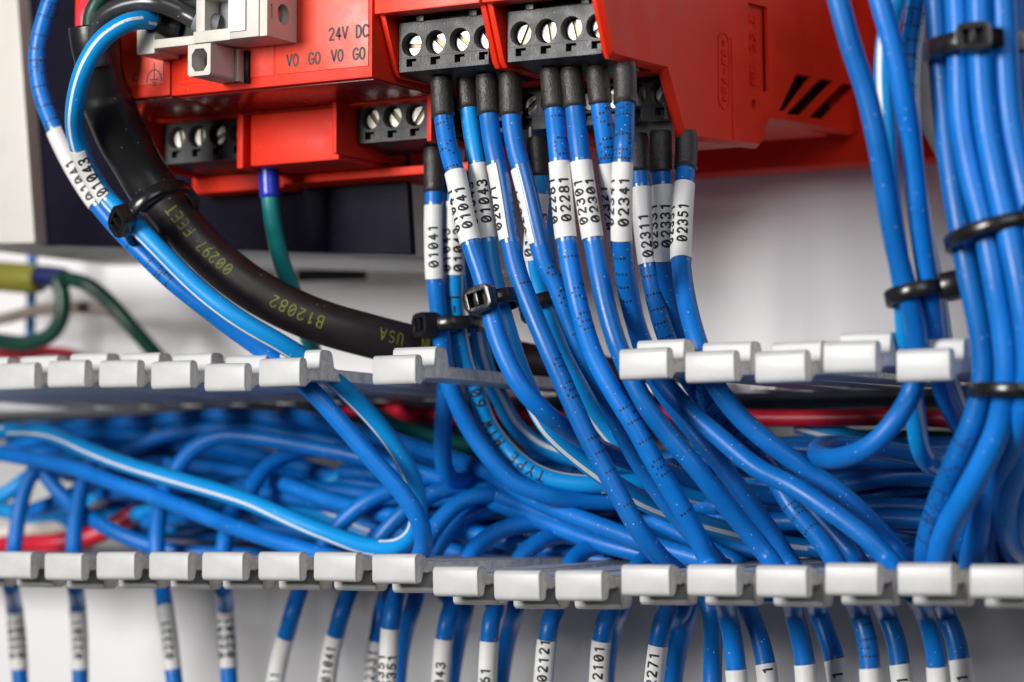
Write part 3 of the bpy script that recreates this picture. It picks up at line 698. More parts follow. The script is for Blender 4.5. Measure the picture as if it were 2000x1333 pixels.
# ------------------------------------------------------------------ wires: numbered wires of the right hand housing and the one left of it
def tw(x): return lambda d: x
LB = lambda y0, y1, txt, ty=None, **k: dict(y=(y0, y1), txt=txt, ty=ty, **k)
grp = 'numbered blue wires fanning from the screw terminals into the duct'
wire([(862, 130, 6), (863, 170, 6), (866, 225, 6), (876, 290, 5), (890, 340, 4), (903, 410, 3.5), (916, 475, 3), (930, 520, 3), (946, 570, 3), (961, 630, 3), (985, 690, 3), (1020, 752, 4), (1062, 800, 7), (1115, 842, 14), (1190, 885, 26), (1300, 925, 42), (1450, 960, 56), (1600, 975, 66), (1850, 985, 82)],
     'blue wire labelled 01041 under the leftmost upper ferrule, held by the cable tie', group=grp, ferrule=('ferrule', 140, 229), sl=LB(338, 474, '01041', 452, cols=(-4, 60), w=(-115, 105)), prt=[(232, 'TYPE', 42)])
wire([(910, 125, 10), (911, 160, 10), (915, 215, 10), (925, 290, 9), (933, 330, 9), (943, 400, 8.5), (953, 470, 8), (961, 530, 8), (975, 590, 8), (990, 640, 8), (1010, 700, 9), (1036, 762, 11), (1070, 830, 15), (1130, 893, 21), (1205, 950, 28), (1300, 1000, 38), (1420, 1040, 50), (1600, 1072, 66), (1800, 1085, 80)],
     'light blue white striped wire labelled 01043 near the dark cable tie', 'light', name='light_blue_wire', group=grp, ferrule=('ferrule', 140, 213), sl=LB(322, 468, '01043', 440, cols=(-8, 62)), stripe=lambda d: -1.1 + .012 * (d - 40))
wire([(950, 125, 7), (951, 160, 7), (955, 228, 7), (964, 290, 6), (975, 335, 6), (987, 400, 6), (998, 470, 6), (1011, 530, 6), (1035, 600, 6), (1067, 680, 6), (1103, 760, 7), (1150, 858, 9), (1200, 950, 11), (1248, 1035, 13), (1290, 1085, 16), (1330, 1118, 22), (1360, 1150, 26, 's'), (1385, 1190, 30), (1390, 1290, 34), (1390, 1400, 34)],
     'blue wire labelled 02071 on its left edge, clear film on the right half', group=grp, ferrule=('ferrule', 140, 225), sl=LB(322, 468, '02071', 448, cols=(52,), w=(5, 105)), prt=[(545, 'I', -58), (700, 'VW', -60), (860, 'MT', -58), (975, 'I', -58)])
wire([(995, 120, 8), (997, 160, 8), (1000, 228, 8), (1009, 290, 8), (1018, 330, 8), (1033, 400, 8), (1050, 475, 8.5), (1064, 520, 9), (1088, 560, 10), (1110, 620, 11), (1133, 680, 12), (1168, 745, 15), (1205, 820, 20), (1260, 920, 27), (1330, 1020, 34), (1400, 1100, 40), (1440, 1150, 40, 's'), (1465, 1195, 42), (1482, 1240, 42), (1496, 1300, 42), (1505, 1400, 42)],
     'blue wire with a wide clear film over its label, right of wire 02071', group=grp, ferrule=('ferrule', 135, 226), sl=[LB(330, 474, '02091', 452, cols=(78,), w=(22, 105)), LB(1297, 1420, '1', 1315, cols=(-6,))], prt=[(520, 'VW', -52), (640, 'I', -55)])
wire([(1075, 115, 7), (1076, 150, 7), (1080, 215, 7), (1087, 280, 6), (1093, 320, 6), (1100, 390, 6), (1108, 465, 6), (1118, 530, 6), (1135, 610, 6), (1162, 695, 7), (1200, 770, 8), (1235, 830, 9), (1280, 912, 11), (1325, 985, 14), (1365, 1055, 18), (1385, 1100, 20), (1405, 1150, 22, 's'), (1420, 1195, 24), (1432, 1250, 26), (1440, 1310, 27), (1446, 1400, 27)],
     'blue wire labelled 02281, leftmost under the right hand upper terminal', group=grp, ferrule=('ferrule', 125, 214), sl=[LB(317, 466, '02281', 436, cols=(-14, 56)), LB(1308, 1420, None)], prt=[(218, 'I', -45), (275, 'GE', -48), (490, 'I', -38), (560, 'VW', -40), (800, 'MTW', -40), (985, 'I', -40)])
wire([(1115, 115, 8), (1117, 150, 8), (1123, 212, 8), (1130, 280, 7), (1135, 318, 7), (1145, 390, 7), (1156, 466, 7), (1166, 530, 7), (1182, 605, 7), (1203, 670, 7), (1230, 730, 8), (1262, 790, 9), (1305, 848, 11), (1355, 905, 13), (1405, 968, 16), (1460, 1036, 20), (1505, 1092, 22), (1533, 1150, 24, 's'), (1546, 1195, 26), (1560, 1245, 28), (1573, 1302, 29), (1580, 1400, 29)],
     'blue wire labelled 02301 in two columns', group=grp, ferrule=('ferrule', 125, 211), sl=[LB(316, 466, '02301', 439, cols=(-34, 34)), LB(1298, 1420, None)])
wire([(1166, 115, 9), (1168, 150, 9), (1174, 205, 9), (1183, 270, 10), (1190, 318, 11), (1198, 390, 13), (1208, 465, 14), (1218, 530, 15), (1240, 640, 18), (1283, 745, 24), (1340, 822, 27), (1395, 888, 28), (1455, 968, 30), (1515, 1050, 34), (1548, 1105, 36), (1577, 1150, 36, 's'), (1597, 1195, 38), (1615, 1240, 38), (1632, 1292, 38), (1645, 1400, 38)],
     'blue wire labelled 02321, half hidden behind wire 02341', group=grp, ferrule=('ferrule', 125, 204), sl=[LB(317, 470, '02321', 446, cols=(-22, 46)), LB(1289, 1420, '1', 1325, cols=(0,))], prt=[(215, 'VW-1', -30), (292, 'TY', -20)])
wire([(1219, 112, 8), (1220, 150, 8), (1219, 205, 7.5), (1218, 280, 5), (1217, 318, 5), (1216, 400, 5), (1216, 468, 6), (1221, 530, 8), (1235, 600, 12), (1259, 672, 17), (1295, 742, 20), (1335, 792, 20), (1400, 852, 19), (1475, 912, 18), (1545, 948, 17), (1612, 994, 17), (1700, 1060, 18), (1742, 1098, 19), (1781, 1152, 21, 's'), (1805, 1195, 24), (1820, 1245, 26), (1829, 1305, 27), (1833, 1400, 27)],
     'blue wire labelled 02341, in front of the group under the right terminal', group=grp, ferrule=('ferrule', 120, 205), sl=[LB(319, 469, '02341', 440, cols=(-8, 66), w=(-62, 105)), LB(1302, 1420, None)], prt=[(205, 'MTW', 30), (295, 'A', 25), (500, 'VW', 55)])
wire([(1244, 240, 30), (1246, 280, 30), (1250, 335, 30), (1255, 370, 30), (1260, 440, 30), (1267, 515, 30), (1273, 560, 30), (1287, 620, 31), (1310, 682, 33), (1345, 740, 33), (1380, 785, 31), (1425, 838, 29), (1472, 882, 28), (1515, 935, 28), (1555, 998, 28), (1607, 1060, 26), (1635, 1105, 24), (1657, 1150, 22, 's'), (1677, 1195, 24), (1690, 1240, 24), (1697, 1306, 24), (1700, 1400, 24)],
     'blue wire labelled 02311 with dotted print, first of the short lower ferrules', group=grp, ferrule=('ferrule', 262, 336), sl=[LB(367, 516, '02311', 505, cols=(-2,)), LB(1306, 1420, None)], prt=[(520, 'J', 0), (575, '0000', 2), (765, '60', -5), (835, 'WV', -8), (990, 'MT', -10), (1195, 'VW-1', -5)])
wire([(1290, 240, 29), (1291, 280, 29), (1292, 335, 29), (1295, 365, 29), (1297, 440, 29), (1301, 508, 29), (1306, 560, 31), (1321, 630, 35), (1345, 690, 39), (1375, 745, 42), (1425, 815, 42), (1490, 885, 42), (1548, 955, 42), (1622, 1035, 41), (1680, 1100, 40), (1707, 1150, 40, 's'), (1727, 1195, 40), (1745, 1240, 40), (1758, 1302, 40), (1768, 1400, 40)],
     'blue wire labelled 02331, middle of the three short lower ferrules', group=grp, ferrule=('ferrule', 262, 337), sl=[LB(363, 509, '02331', 485, cols=(-14, 54)), LB(1298, 1420, '1', 1335, cols=(0,))])
wire([(1340, 240, 31), (1340, 280, 31), (1338, 332, 30), (1336, 362, 29), (1334, 440, 26), (1333, 508, 23), (1338, 560, 21), (1350, 620, 18), (1368, 680, 16), (1396, 748, 16), (1448, 818, 18), (1500, 865, 20), (1575, 922, 23), (1637, 966, 25), (1700, 1020, 28), (1757, 1078, 31), (1825, 1152, 36, 's'), (1847, 1195, 36), (1864, 1240, 36), (1873, 1295, 36), (1880, 1400, 36)],
     'blue wire labelled 02351, rightmost ferrule under the red flank', group=grp, ferrule=('ferrule', 262, 331), sl=[LB(361, 509, '02351', 482, cols=(-4, 66)), LB(1288, 1420, '1', 1330, cols=(0,))])
# lower, deeper row
wire([(847, 280, 28), (848, 310, 28), (850, 375, 28), (851, 400, 28), (851, 470, 28), (852, 545, 28), (857, 600, 29), (863, 660, 30), (873, 735, 32), (893, 790, 34), (918, 842, 36), (957, 897, 38), (1003, 942, 40), (1070, 967, 43), (1140, 978, 48), (1260, 985, 56), (1400, 990, 64), (1650, 1010, 80), (1850, 1020, 92)],
     'blue wire labelled 01041 behind the others, first of the tied trio', group=grp, ferrule=('ferrule', 300, 376), sl=LB(402, 545, '01041', 524, cols=(8,), w=(-48, 105)))
wire([(893, 260, 31), (891, 310, 31), (889, 380, 31), (888, 460, 31), (888, 535, 31), (889, 600, 32), (897, 660, 34), (908, 715, 36), (930, 775, 38), (948, 826, 40), (982, 872, 42), (1026, 910, 43), (1082, 936, 45), (1160, 948, 48), (1280, 945, 56), (1400, 950, 66), (1650, 960, 82), (1850, 965, 92)],
     'light blue wire printed VW-1 and TYPE, white stripe on its right side', 'light', name='light_blue_wire', group=grp, sl=LB(395, 537, '01043', 530, cols=(-24, 44)), stripe=lambda d: .95 + .004 * d, prt=[(648, 'VW-1', 5, 1), (792, '600', 0, 1), (868, 'MTW', 5, 1), (932, 'TYPE', 5, 1)])
wire([(908, 260, 33), (912, 370, 36), (920, 480, 38), (925, 540, 38), (930, 600, 38), (935, 670, 40), (952, 730, 44), (980, 782, 48), (1005, 828, 50), (1048, 868, 52), (1090, 886, 54), (1180, 902, 58), (1320, 915, 68), (1600, 925, 84), (1850, 930, 94)],
     'light blue wire with a broad white stripe, deepest of the tied trio', 'light', name='light_blue_wire', group=grp, stripe=lambda d: -.3 + .01 * d)
wire([(912, 262, 38), (908, 400, 39), (896, 560, 40), (884, 630, 40), (873, 700, 42), (867, 780, 43), (865, 850, 44), (868, 908, 46), (884, 938, 50), (922, 936, 56), (965, 916, 62), (1060, 892, 72), (1180, 880, 78)],
     'blue wire hanging straight down in a small hook left of the fan', group=grp)
wire([(1050, 250, 26), (1051, 290, 26), (1054, 345, 26), (1050, 400, 26), (1044, 450, 26), (1042, 508, 26), (1048, 550, 27), (1062, 610, 28), (1092, 690, 32), (1132, 762, 36), (1182, 832, 42), (1255, 905, 48), (1340, 960, 58), (1550, 1000, 74), (1800, 1020, 88)],
     'light blue wire behind the filmed wire, small black tie round it', 'light', name='light_blue_wire', group=grp, ferrule=('ferrule', 280, 345), sl=LB(380, 508, '01043', 500, cols=(-40, 30)), stripe=lambda d: -1.0)
wire([(1062, 255, 33), (1062, 370, 36), (1068, 480, 38), (1080, 560, 38), (1105, 660, 40), (1150, 760, 44), (1205, 850, 50), (1290, 930, 58), (1380, 985, 68), (1600, 1030, 84), (1800, 1050, 94)], 'plain blue wire deep behind the fan of numbered wires', group=grp)

# ------------------------------------------------------------------ left: two labelled wires, the black cable and its cores
A2 = [(352, 58, -9.5), (322, 50, -11), (285, 40, -16), (245, 48, -20), (200, 78, -22.5), (165, 130, -23), (147, 200, -20), (148, 262, -15), (165, 318, -11), (195, 372, -8), (232, 415, -7), (275, 455, -7), (320, 500, -6), (385, 560, -4), (470, 622, -1), (560, 676, 5), (640, 730, 13), (712, 800, 19), (768, 875, 24), (803, 940, 28), (817, 998, 31), (806, 1045, 34), (770, 1068, 36), (715, 1066, 37), (640, 1040, 38), (540, 1003, 38), (400, 955, 40), (270, 915, 42), (180, 880, 44), (100, 850, 46), (20, 842, 48), (-60, 850, 50)]
wire(A2, 'light blue white striped wire labelled 01043, curving out of the plug connector', 'light', name='light_blue_wire', ferrule=('shrink', 0, 0, 6.5), sl=LB(288, 388, '01043', 384, cols=(4,), w=(-22, 120), h=2.15), stripe=lambda d: -.15 - .012 * d if d < 60 else -.95 if d < 165 else -.95 + min(.6, .02 * (d - 165)), stripe_w=.65)
A1 = [(112, -40, -4), (100, 0, -4), (83, 60, -4), (77, 120, -4), (86, 190, -4), (110, 255, -3), (140, 320, -3), (180, 385, -3), (225, 440, -2), (275, 492, -2), (340, 556, 0), (430, 625, 4), (520, 688, 9), (595, 750, 12), (662, 820, 15), (728, 895, 18), (785, 965, 21), (815, 1018, 23), (824, 1065, 27), (808, 1102, 32), (760, 1112, 37), (690, 1098, 41), (620, 1078, 42), (500, 1045, 43), (380, 1003, 45), (250, 952, 47), (150, 915, 49), (60, 895, 50), (-60, 880, 52)]
wire(A1, 'blue dot printed wire at the left edge, bowing past the dark device', ferrule=None, sl=LB(256, 398, '01041', 392, cols=(8,), w=(-40, 120), h=2.15), prt=[(5, 'A', -10), (70, 'GR', 5), (160, 'I', 0), (190, 'JC', -8), (470, 'I', 5), (500, 'JE', 5), (530, 'M', 0)])
t = thing('black_cable', at(700, 660, 20), 'thick black cable printed FEET and USA in yellow, sweeping left to right', 'cable')
cab = Path([(225, 225, -7), (250, 285, -3.4), (288, 355, 0.4), (330, 413, 3), (400, 490, 7), (490, 560, 11), (600, 615, 17), (700, 650, 24), (800, 678, 33), (900, 695, 42), (1000, 708, 54), (1100, 722, 68), (1230, 742, 84), (1350, 755, 92)], 1.0)
RC = 4.25
mb = MB(); tube(mb, cab, RC, sides=32); mb.build('jacket', 'cable', t, smooth=True)
ink = MB()
for px0, txt, off in ((300, 'TEEF', 0), (368, None, 0)):
    pass
def cable_text(txt, px_right, off, h=2.35):
    d0 = cab.at_px(px_right); a = cab.face(d0); lines, u = text_lines(txt, h, adv=.76, wfac=.86)
    # the print reads from right to left, its tops towards the floor
    i, f = cab.idx(d0); dv = -cab.n[i] * math.sin(a) + cab.b[i] * math.cos(a); dn = 1 if dv.z < 0 else -1
    ribbons(ink, lines, h * .10, lambda uu, vv, hh: cab.surf(d0 - uu, a + dn * (off + (vv - h / 2) / RC), RC + hh), h0=.02)
cable_text('B12082', 628, .0); cable_text('00297', 455, -.05); cable_text('FEET', 374, -.08); cable_text('USA', 768, -.22); cable_text('IN', 826, -.22)
ink.build('yellow_print', 'yellowink', t)
sh = Path([(184, 52, -14), (191, 110, -13), (210, 190, -9), (245, 275, -4), (283, 345, 0), (316, 396, 2.2)], 1.0)
def shr(q): return 4.85 - .5 * min(1, q / .25) + .62 * min(1, max(0, (q - .33) / .05)) - .25 * min(1, max(0, (q - .5) / .4)) + .1 * math.sin(q * 23)
mb = MB(); tube(mb, sh, 5, sides=36, step=.5, rfn=shr, cap=False)
tube(mb, sh, 5, sides=36, step=.5, rfn=lambda q: shr(q) - .55, cap=False)
n = len(mb.v) // 2
for base in (0, n - 36):
    mb.add([], []); 
    for k in range(36): mb.f.append([base + k, base + (k + 1) % 36, n + base + (k + 1) % 36, n + base + k]); mb.m.append(0)
mb.build('heat_shrink', 'shrink', t, smooth=True)
def core(pts, col, lab, r=1.75, **k):
    return wire(pts, lab, col, r=r, name=k.pop('name'), **k)
core([(190, 130, -13), (172, 70, -13), (166, 32, -13), (176, 5, -12), (200, -40, -10)], 'pinkred', 'pinkish red core leaving the top of the black heat shrink', name='red_wire')
core([(194, 130, -15), (179, 70, -16), (179, 32, -15.5), (193, 4, -15), (222, -40, -13)], 'dgreen', 'dark green core leaving the top of the black heat shrink', name='green_wire')
core([(200, 130, -12), (204, 70, -11.5), (206, 38, -11), (222, 8, -10), (250, -40, -8)], 'blue', 'short blue core behind the black core in the heat shrink', name='blue_wire')
t_, p_ = core([(198, 130, -15), (188, 66, -16.5), (206, 32, -17), (255, 10, -16.5), (310, 8, -15.5), (355, 24, -13), (392, 42, -12), (425, 52, -10)], 'gwire', 'shiny black core arching from the heat shrink to the plug connector', name='black_wire', r=1.85)
p = Path([(384, 37, -12.6), (400, 45, -11.9), (425, 52, -10.5)], .4); mb = MB(); tube(mb, p, 2.3, sides=24, step=.3, rfn=lambda q: 2.35 - .1 * q)
o = mb.build('ferrule', 'greyferrule', None, smooth='auto', loc=p.c[0]); tag(o, 'grey collar ferrule pushed into the plug connector', 'ferrule')
# green and teal earth wires
wire([(524, 320, 22), (525, 345, 22), (527, 390, 22), (534, 450, 23), (547, 510, 25), (566, 562, 28), (595, 640, 36), (640, 735, 52), (700, 792, 66), (780, 838, 76), (880, 866, 82), (1000, 885, 86)], 'teal green wire with a bright blue ferrule under the red blank cover', 'teal', name='green_wire', ferrule=('blueferrule', 325, 386), r=1.75)
wire([(85, 548, 84), (130, 545, 84), (175, 558, 84), (220, 595, 86), (262, 645, 88), (305, 695, 92), (340, 740, 96)], 'dark green wire sloping down to the duct from the navy collar', 'dgreen', name='green_wire', r=1.8)
wire([(110, 545, 82), (122, 572, 82), (122, 615, 82), (100, 652, 82), (50, 668, 82), (-10, 664, 82), (-80, 660, 82)], 'dark green wire looping back left under the navy collar', 'dgreen', name='green_wire', r=1.9)
wire([(-60, 630, 90), (10, 622, 90), (90, 605, 90), (160, 602, 90), (220, 612, 90), (265, 645, 90), (310, 700, 94)], 'grey brown wire crossing behind the green loop', 'brown', name='brown_wire', r=1.4)
wire([(64, 440, 98), (62, 560, 98), (60, 660, 98), (58, 760, 98)], 'pale blue wire hanging behind the green loop at far left', 'blue', r=1.2)
wire([(-60, 690, 96), (40, 690, 96), (110, 688, 96), (160, 702, 98), (230, 740, 100)], 'dark red wire at far left just above the duct', 'red_wire', name='red_wire', r=1.3)
t = thing('wire_sleeve', at(40, 540, 84), 'olive yellow sleeve with navy collar at the far left', 'sleeve')
for nm, x0, x1, r, mt in (('sleeve_body', -120, 78, 3.6, 'olive'), ('collar', 76, 128, 2.5, 'navy')):
    p = Path([(x0, 538, 84), ((x0 + x1) / 2, 541, 84), (x1, 545, 84)], 1.0); mb = MB(); tube(mb, p, r, sides=20, rfn=lambda q, r=r: r * (1 - .1 * max(0, (q - .9) / .1)) - (0 if q > .02 else .2)); mb.build(nm, mt, t, smooth='auto')

# ------------------------------------------------------------------ right: tied trio and the big bundle
g2 = 'blue wires dropping into the duct at the right'
wire([(1625, -50, -12), (1640, 10, -12), (1662, 90, -11), (1690, 180, -9), (1713, 290, -7), (1732, 400, -4), (1755, 500, -1), (1776, 570, 1), (1792, 640, 4), (1797, 700, 7), (1783, 760, 8), (1748, 822, 6), (1700, 874, 6), (1645, 897, 9), (1604, 896, 15), (1592, 882, 21), (1615, 871, 28), (1680, 873, 34), (1760, 882, 42), (1860, 905, 52), (1980, 930, 62)], 'blue wire that makes a tight horizontal loop below the right tie', group=g2)
wire([(1705, -50, -8), (1722, 10, -8), (1745, 90, -7), (1767, 200, -5), (1785, 320, -2), (1797, 420, 0), (1806, 500, 2), (1814, 570, 4), (1820, 640, 8), (1828, 700, 13), (1842, 760, 19), (1866, 815, 26), (1905, 870, 36), (1980, 920, 50)], 'blue wire through the right cable tie, passing behind the last upper finger', group=g2)
wire([(1765, -50, 4), (1745, 20, 4), (1728, 90, 4), (1724, 180, 4), (1733, 290, 3), (1742, 400, 2), (1754, 490, 2), (1765, 570, 4), (1770, 640, 8), (1776, 700, 12), (1784, 770, 16), (1789, 830, 20), (1795, 878, 24), (1815, 912, 30), (1850, 910, 38), (1905, 885, 48), (1980, 870, 60)], 'light blue white striped wire, leftmost in the right cable tie', 'light', name='light_blue_wire', group=g2, stripe=lambda d: -.9 + .02 * d if d < 90 else .9 - .01 * d)
wire([(1800, -50, 10), (1790, 20, 10), (1778, 100, 10), (1776, 190, 9), (1785, 300, 8), (1797, 410, 8), (1812, 500, 9), (1827, 580, 12), (1838, 650, 16), (1852, 740, 24), (1880, 815, 32), (1940, 880, 44), (2020, 920, 56)], 'light blue black printed wire behind the right cable tie', 'light', name='light_blue_wire', group=g2, prt=[(20, 'AVW-1', 20), (110, '600', 25)], stripe=lambda d: .8)
g3 = 'blue wires of the thick bundle at the right edge'
big_lab = ['outermost left wire of the thick bundle at the right edge', 'second wire from the left in the thick right bundle', 'third wire from the left in the thick right bundle, ending in shade', 'wire of the thick right bundle that hooks right at the bottom', 'wire at the very right edge of the picture, front of the bundle']
wire([(1826, -60, 2), (1830, 0, 2), (1836, 100, 2), (1842, 200, 2), (1856, 320, 1), (1880, 450, 0), (1901, 560, 0), (1918, 650, 1), (1924, 730, 2), (1908, 810, 3), (1872, 890, 5), (1838, 968, 8), (1815, 1040, 11), (1808, 1095, 15), (1825, 1140, 24)], big_lab[0], group=g3, r=2.12, prt=[(850, 'TYPE', 45), (985, 'MT', 45)])
wire([(1866, -60, -3), (1869, 0, -3), (1874, 100, -3), (1882, 220, -3), (1902, 340, -4), (1928, 450, -4), (1948, 560, -4), (1962, 650, -3), (1966, 740, -2), (1948, 830, 0), (1915, 910, 2), (1880, 980, 5), (1850, 1040, 9), (1836, 1095, 14), (1850, 1140, 24)], big_lab[1], group=g3, r=2.12)
wire([(1911, -60, -5), (1913, 0, -5), (1917, 100, -5), (1926, 230, -5), (1948, 350, -6), (1976, 460, -6), (1996, 560, -6), (2008, 660, -5), (2008, 750, -3), (1985, 850, 4), (1948, 940, 12), (1918, 1020, 20), (1900, 1090, 28), (1895, 1150, 40)], big_lab[2], group=g3, r=2.12)
wire([(1956, -60, -3), (1958, 0, -3), (1962, 100, -3), (1972, 230, -3), (1996, 350, -4), (2024, 460, -4), (2042, 560, -4), (2050, 680, -2), (2035, 790, 2), (1995, 890, 8), (1967, 970, 14), (1962, 1030, 20), (1982, 1070, 28), (2030, 1088, 38), (2120, 1090, 46)], big_lab[3], group=g3, r=2.12)
wire([(1990, -60, 3), (1992, 0, 3), (1996, 100, 3), (2010, 230, 3), (2038, 350, 2), (2068, 460, 2), (2088, 560, 2), (2090, 680, 2), (2062, 800, 6), (2025, 900, 12), (2005, 980, 18), (2004, 1030, 24), (2030, 1070, 32), (2090, 1090, 40)], big_lab[4], group=g3, r=2.12)
for i, (dx, Y) in enumerate(((1848, 7), (1888, 6), (1932, 5), (1975, 8))):
    wire([(dx, -60, Y), (dx + 2, 0, Y), (dx + 6, 100, Y), (dx + 14, 230, Y), (dx + 36, 350, Y), (dx + 62, 460, Y), (dx + 82, 560, Y), (dx + 92, 660, Y + 2), (dx + 88, 760, Y + 6), (dx + 50, 860, Y + 14), (dx + 10, 960, Y + 22), (dx - 10, 1050, Y + 30), (dx + 20, 1120, Y + 44)],
         'blue wire in the back layer of the thick right bundle', group='back layer of the thick right bundle', r=2.0)

# ------------------------------------------------------------------ wires lying in the duct
gd = 'blue wires lying along the duct'
dl = 'blue wire lying along the inside of the duct among others'
wire([(-60, 855, 74), (60, 840, 74), (200, 830, 74), (350, 818, 74), (500, 818, 74), (640, 838, 74), (760, 868, 72), (900, 905, 70), (1050, 950, 68), (1200, 1000, 66), (1350, 1060, 64)], 'uppermost dark blue wire along the back of the duct, left half', group=gd, back=True)
wire([(60, 1000, 66), (150, 960, 66), (240, 890, 68), (330, 850, 70), (450, 838, 72), (600, 855, 74), (720, 885, 76), (850, 930, 78), (1000, 985, 80), (1150, 1030, 80)], 'blue wire rising in an arc behind the arching one, far left of the duct', group=gd, back=True)
wire([(320, 960, 46), (345, 918, 48), (380, 876, 50), (435, 852, 52), (520, 856, 54), (640, 882, 56), (740, 905, 58), (860, 935, 58), (960, 960, 56), (1080, 1010, 54), (1200, 1050, 52), (1330, 1092, 50)], 'blue wire arching high in the left half of the duct', group=gd, back=True)
wire([(478, 985, 52), (495, 945, 54), (530, 905, 58), (590, 878, 62), (680, 880, 66), (800, 905, 70), (920, 940, 74)], 'short steep blue wire rising under the arching one', group=gd, back=True)
wire([(520, 935, 62), (580, 955, 60), (660, 980, 58), (760, 1008, 56), (880, 1035, 56), (1000, 1062, 56), (1120, 1082, 58)], 'blue wire lying low behind the cable loop, middle left of the duct', group=gd, back=True)
wire([(490, 965, 66), (560, 985, 64), (640, 1012, 62), (720, 1045, 62), (820, 1075, 64)], 'light blue striped wire just above the lower fingers, middle left', 'light', name='light_blue_wire', group=gd, back=True, stripe=tw(.6))
wire([(560, 810, 72), (680, 838, 66), (800, 872, 60), (950, 920, 54), (1010, 955, 50), (1090, 996, 47), (1200, 1040, 45), (1310, 1078, 44), (1420, 1110, 44)], 'long bright blue wire running down across the middle of the duct', group=gd, back=True)
wire([(700, 880, 68), (820, 920, 64), (930, 965, 58), (1060, 1022, 54), (1190, 1066, 52), (1320, 1096, 52), (1400, 1120, 52)], 'blue wire directly below the long bright one crossing mid duct', group=gd, back=True)
wire([(760, 860, 76), (900, 930, 70), (1020, 990, 64), (1130, 1042, 60), (1260, 1085, 60)], 'blue wire sinking steeply behind the hook of the hanging wire', group=gd, back=True)
wire([(960, 920, 74), (1060, 950, 68), (1160, 975, 64), (1260, 1010, 60), (1350, 1060, 58), (1450, 1105, 58)], 'blue wire dipping under the fan of numbered wires', group=gd, back=True)
for (x, y, Y, b) in ((1380, 980, 66, 8), (1400, 1005, 62, 12), (1420, 955, 74, -6), (1440, 1030, 70, 6), (1460, 930, 80, 4), (1430, 1050, 78, -8), (1500, 905, 84, 6), (1480, 985, 84, 0), (1460, 1075, 66, -6)):
    wire([(x - 120, y - 18 - b, Y + 4), (x, y, Y), (x + 120, y + b, Y - 2), (x + 260, y + 12, Y - 1), (x + 400, y + b, Y), (x + 560, y + 18, Y + 2), (x + 760, y + 8, Y + 4)], 'blue wire lying crosswise in the right half of the duct, behind the fan', group=gd, back=True)
wire([(1560, 830, 88), (1640, 850, 86), (1720, 868, 84), (1820, 878, 84), (1920, 870, 84), (2060, 850, 84)], 'pale blue wire under the red wire at the right', 'light', name='light_blue_wire', group=gd, back=True, stripe=tw(-.5))
wire([(1500, 872, 86), (1620, 868, 86), (1740, 880, 86), (1860, 868, 86), (2000, 862, 88), (2100, 860, 88)], dl, group=gd, back=True)
wire([(640, 792, 90), (760, 806, 88), (880, 815, 86), (1000, 812, 86), (1100, 818, 85), (1200, 808, 85), (1350, 812, 84), (1480, 816, 83), (1620, 815, 83), (1760, 818, 83), (1900, 822, 83), (2080, 826, 83)], 'red wire running along the back of the duct under the upper fingers', 'red_wire', name='red_wire', r=1.7)
wire([(1600, 850, 92), (1720, 858, 92), (1850, 862, 92), (2060, 866, 92)], 'dark green wire below the long red wire', 'green', name='green_wire', r=1.7)
# left corner: white and red
wire([(-80, 1078, 72), (20, 1068, 72), (110, 1060, 72), (180, 1046, 74), (240, 1018, 76), (300, 985, 78), (370, 960, 80), (460, 935, 84)], 'red wire low in the left end of the duct', 'red_wire', name='red_wire', r=2.2)
wire([(90, 1075, 82), (160, 1058, 82), (215, 1030, 80), (262, 1010, 80), (320, 1000, 82), (390, 995, 86), (480, 980, 90)], 'second red wire crossing behind the upright blue wires', 'red_wire', name='red_wire', r=2.2)
wire([(-60, 1052, 80), (40, 1040, 80), (110, 1030, 80), (160, 1015, 82), (200, 988, 84), (236, 958, 86), (300, 925, 90)], 'cream white wire above the red ones in the left end of the duct', 'cream_wire', name='white_wire', r=2.0)
wire([(-60, 985, 58), (10, 965, 58), (50, 935, 60), (100, 905, 64), (180, 880, 70)], 'light blue wire curving up at the left edge of the duct', 'light', name='light_blue_wire', group=gd, back=True)
wire([(75, 905, 60), (105, 950, 60), (140, 985, 60), (190, 1022, 58), (250, 1050, 58), (330, 1072, 60), (440, 1085, 64), (600, 1092, 70)], 'blue wire dipping behind the upright wires at the left', group=gd, back=True)
# random fill further back
rnd = random.Random(3)
for i in range(13):
    y0 = 852 + 12 * i + rnd.uniform(-6, 6); Y = rnd.uniform(62, 84); q = rnd.uniform(-12, 12); x0 = 180 + 22 * i
    wire([(x0 - 160, y0 + 20, Y + 4), (x0, y0, Y), (x0 + 170, y0 + 14 + q, Y), (x0 + 360, y0 + 52, Y - 2), (x0 + 560, y0 + 100 - q, Y - 3), (x0 + 760, y0 + 142, Y), (x0 + 960, y0 + 158, Y + 3), (x0 + 1160, y0 + 160, Y + 6)], 'blue wire in the packed layer sloping down towards the middle of the duct', group='sloping blue wires in the middle of the duct', back=True)
for i in range(40):
    x0 = rnd.uniform(-260, 1500); Y = rnd.uniform(78, 106) if i < 26 else rnd.uniform(60, 80); z = rnd.uniform(-34, -21); L = rnd.uniform(90, 220)
    p0 = at(x0, 900, Y); pts = []
    for j in range(7): pts.append(Vector((p0.x + L * j / 6, Y + rnd.uniform(-2, 2), z + 5 * math.sin(j * rnd.uniform(.4, .9) + i) + rnd.uniform(-1.5, 1.5))))
    if x0 < 420 and i % 3 and i < 26: continue
    if i >= 26 and x0 < 250: continue
    wire(pts, dl, 'light' if i % 6 == 0 else 'blue', name='light_blue_wire' if i % 6 == 0 else 'blue_wire', group=gd, back=True)
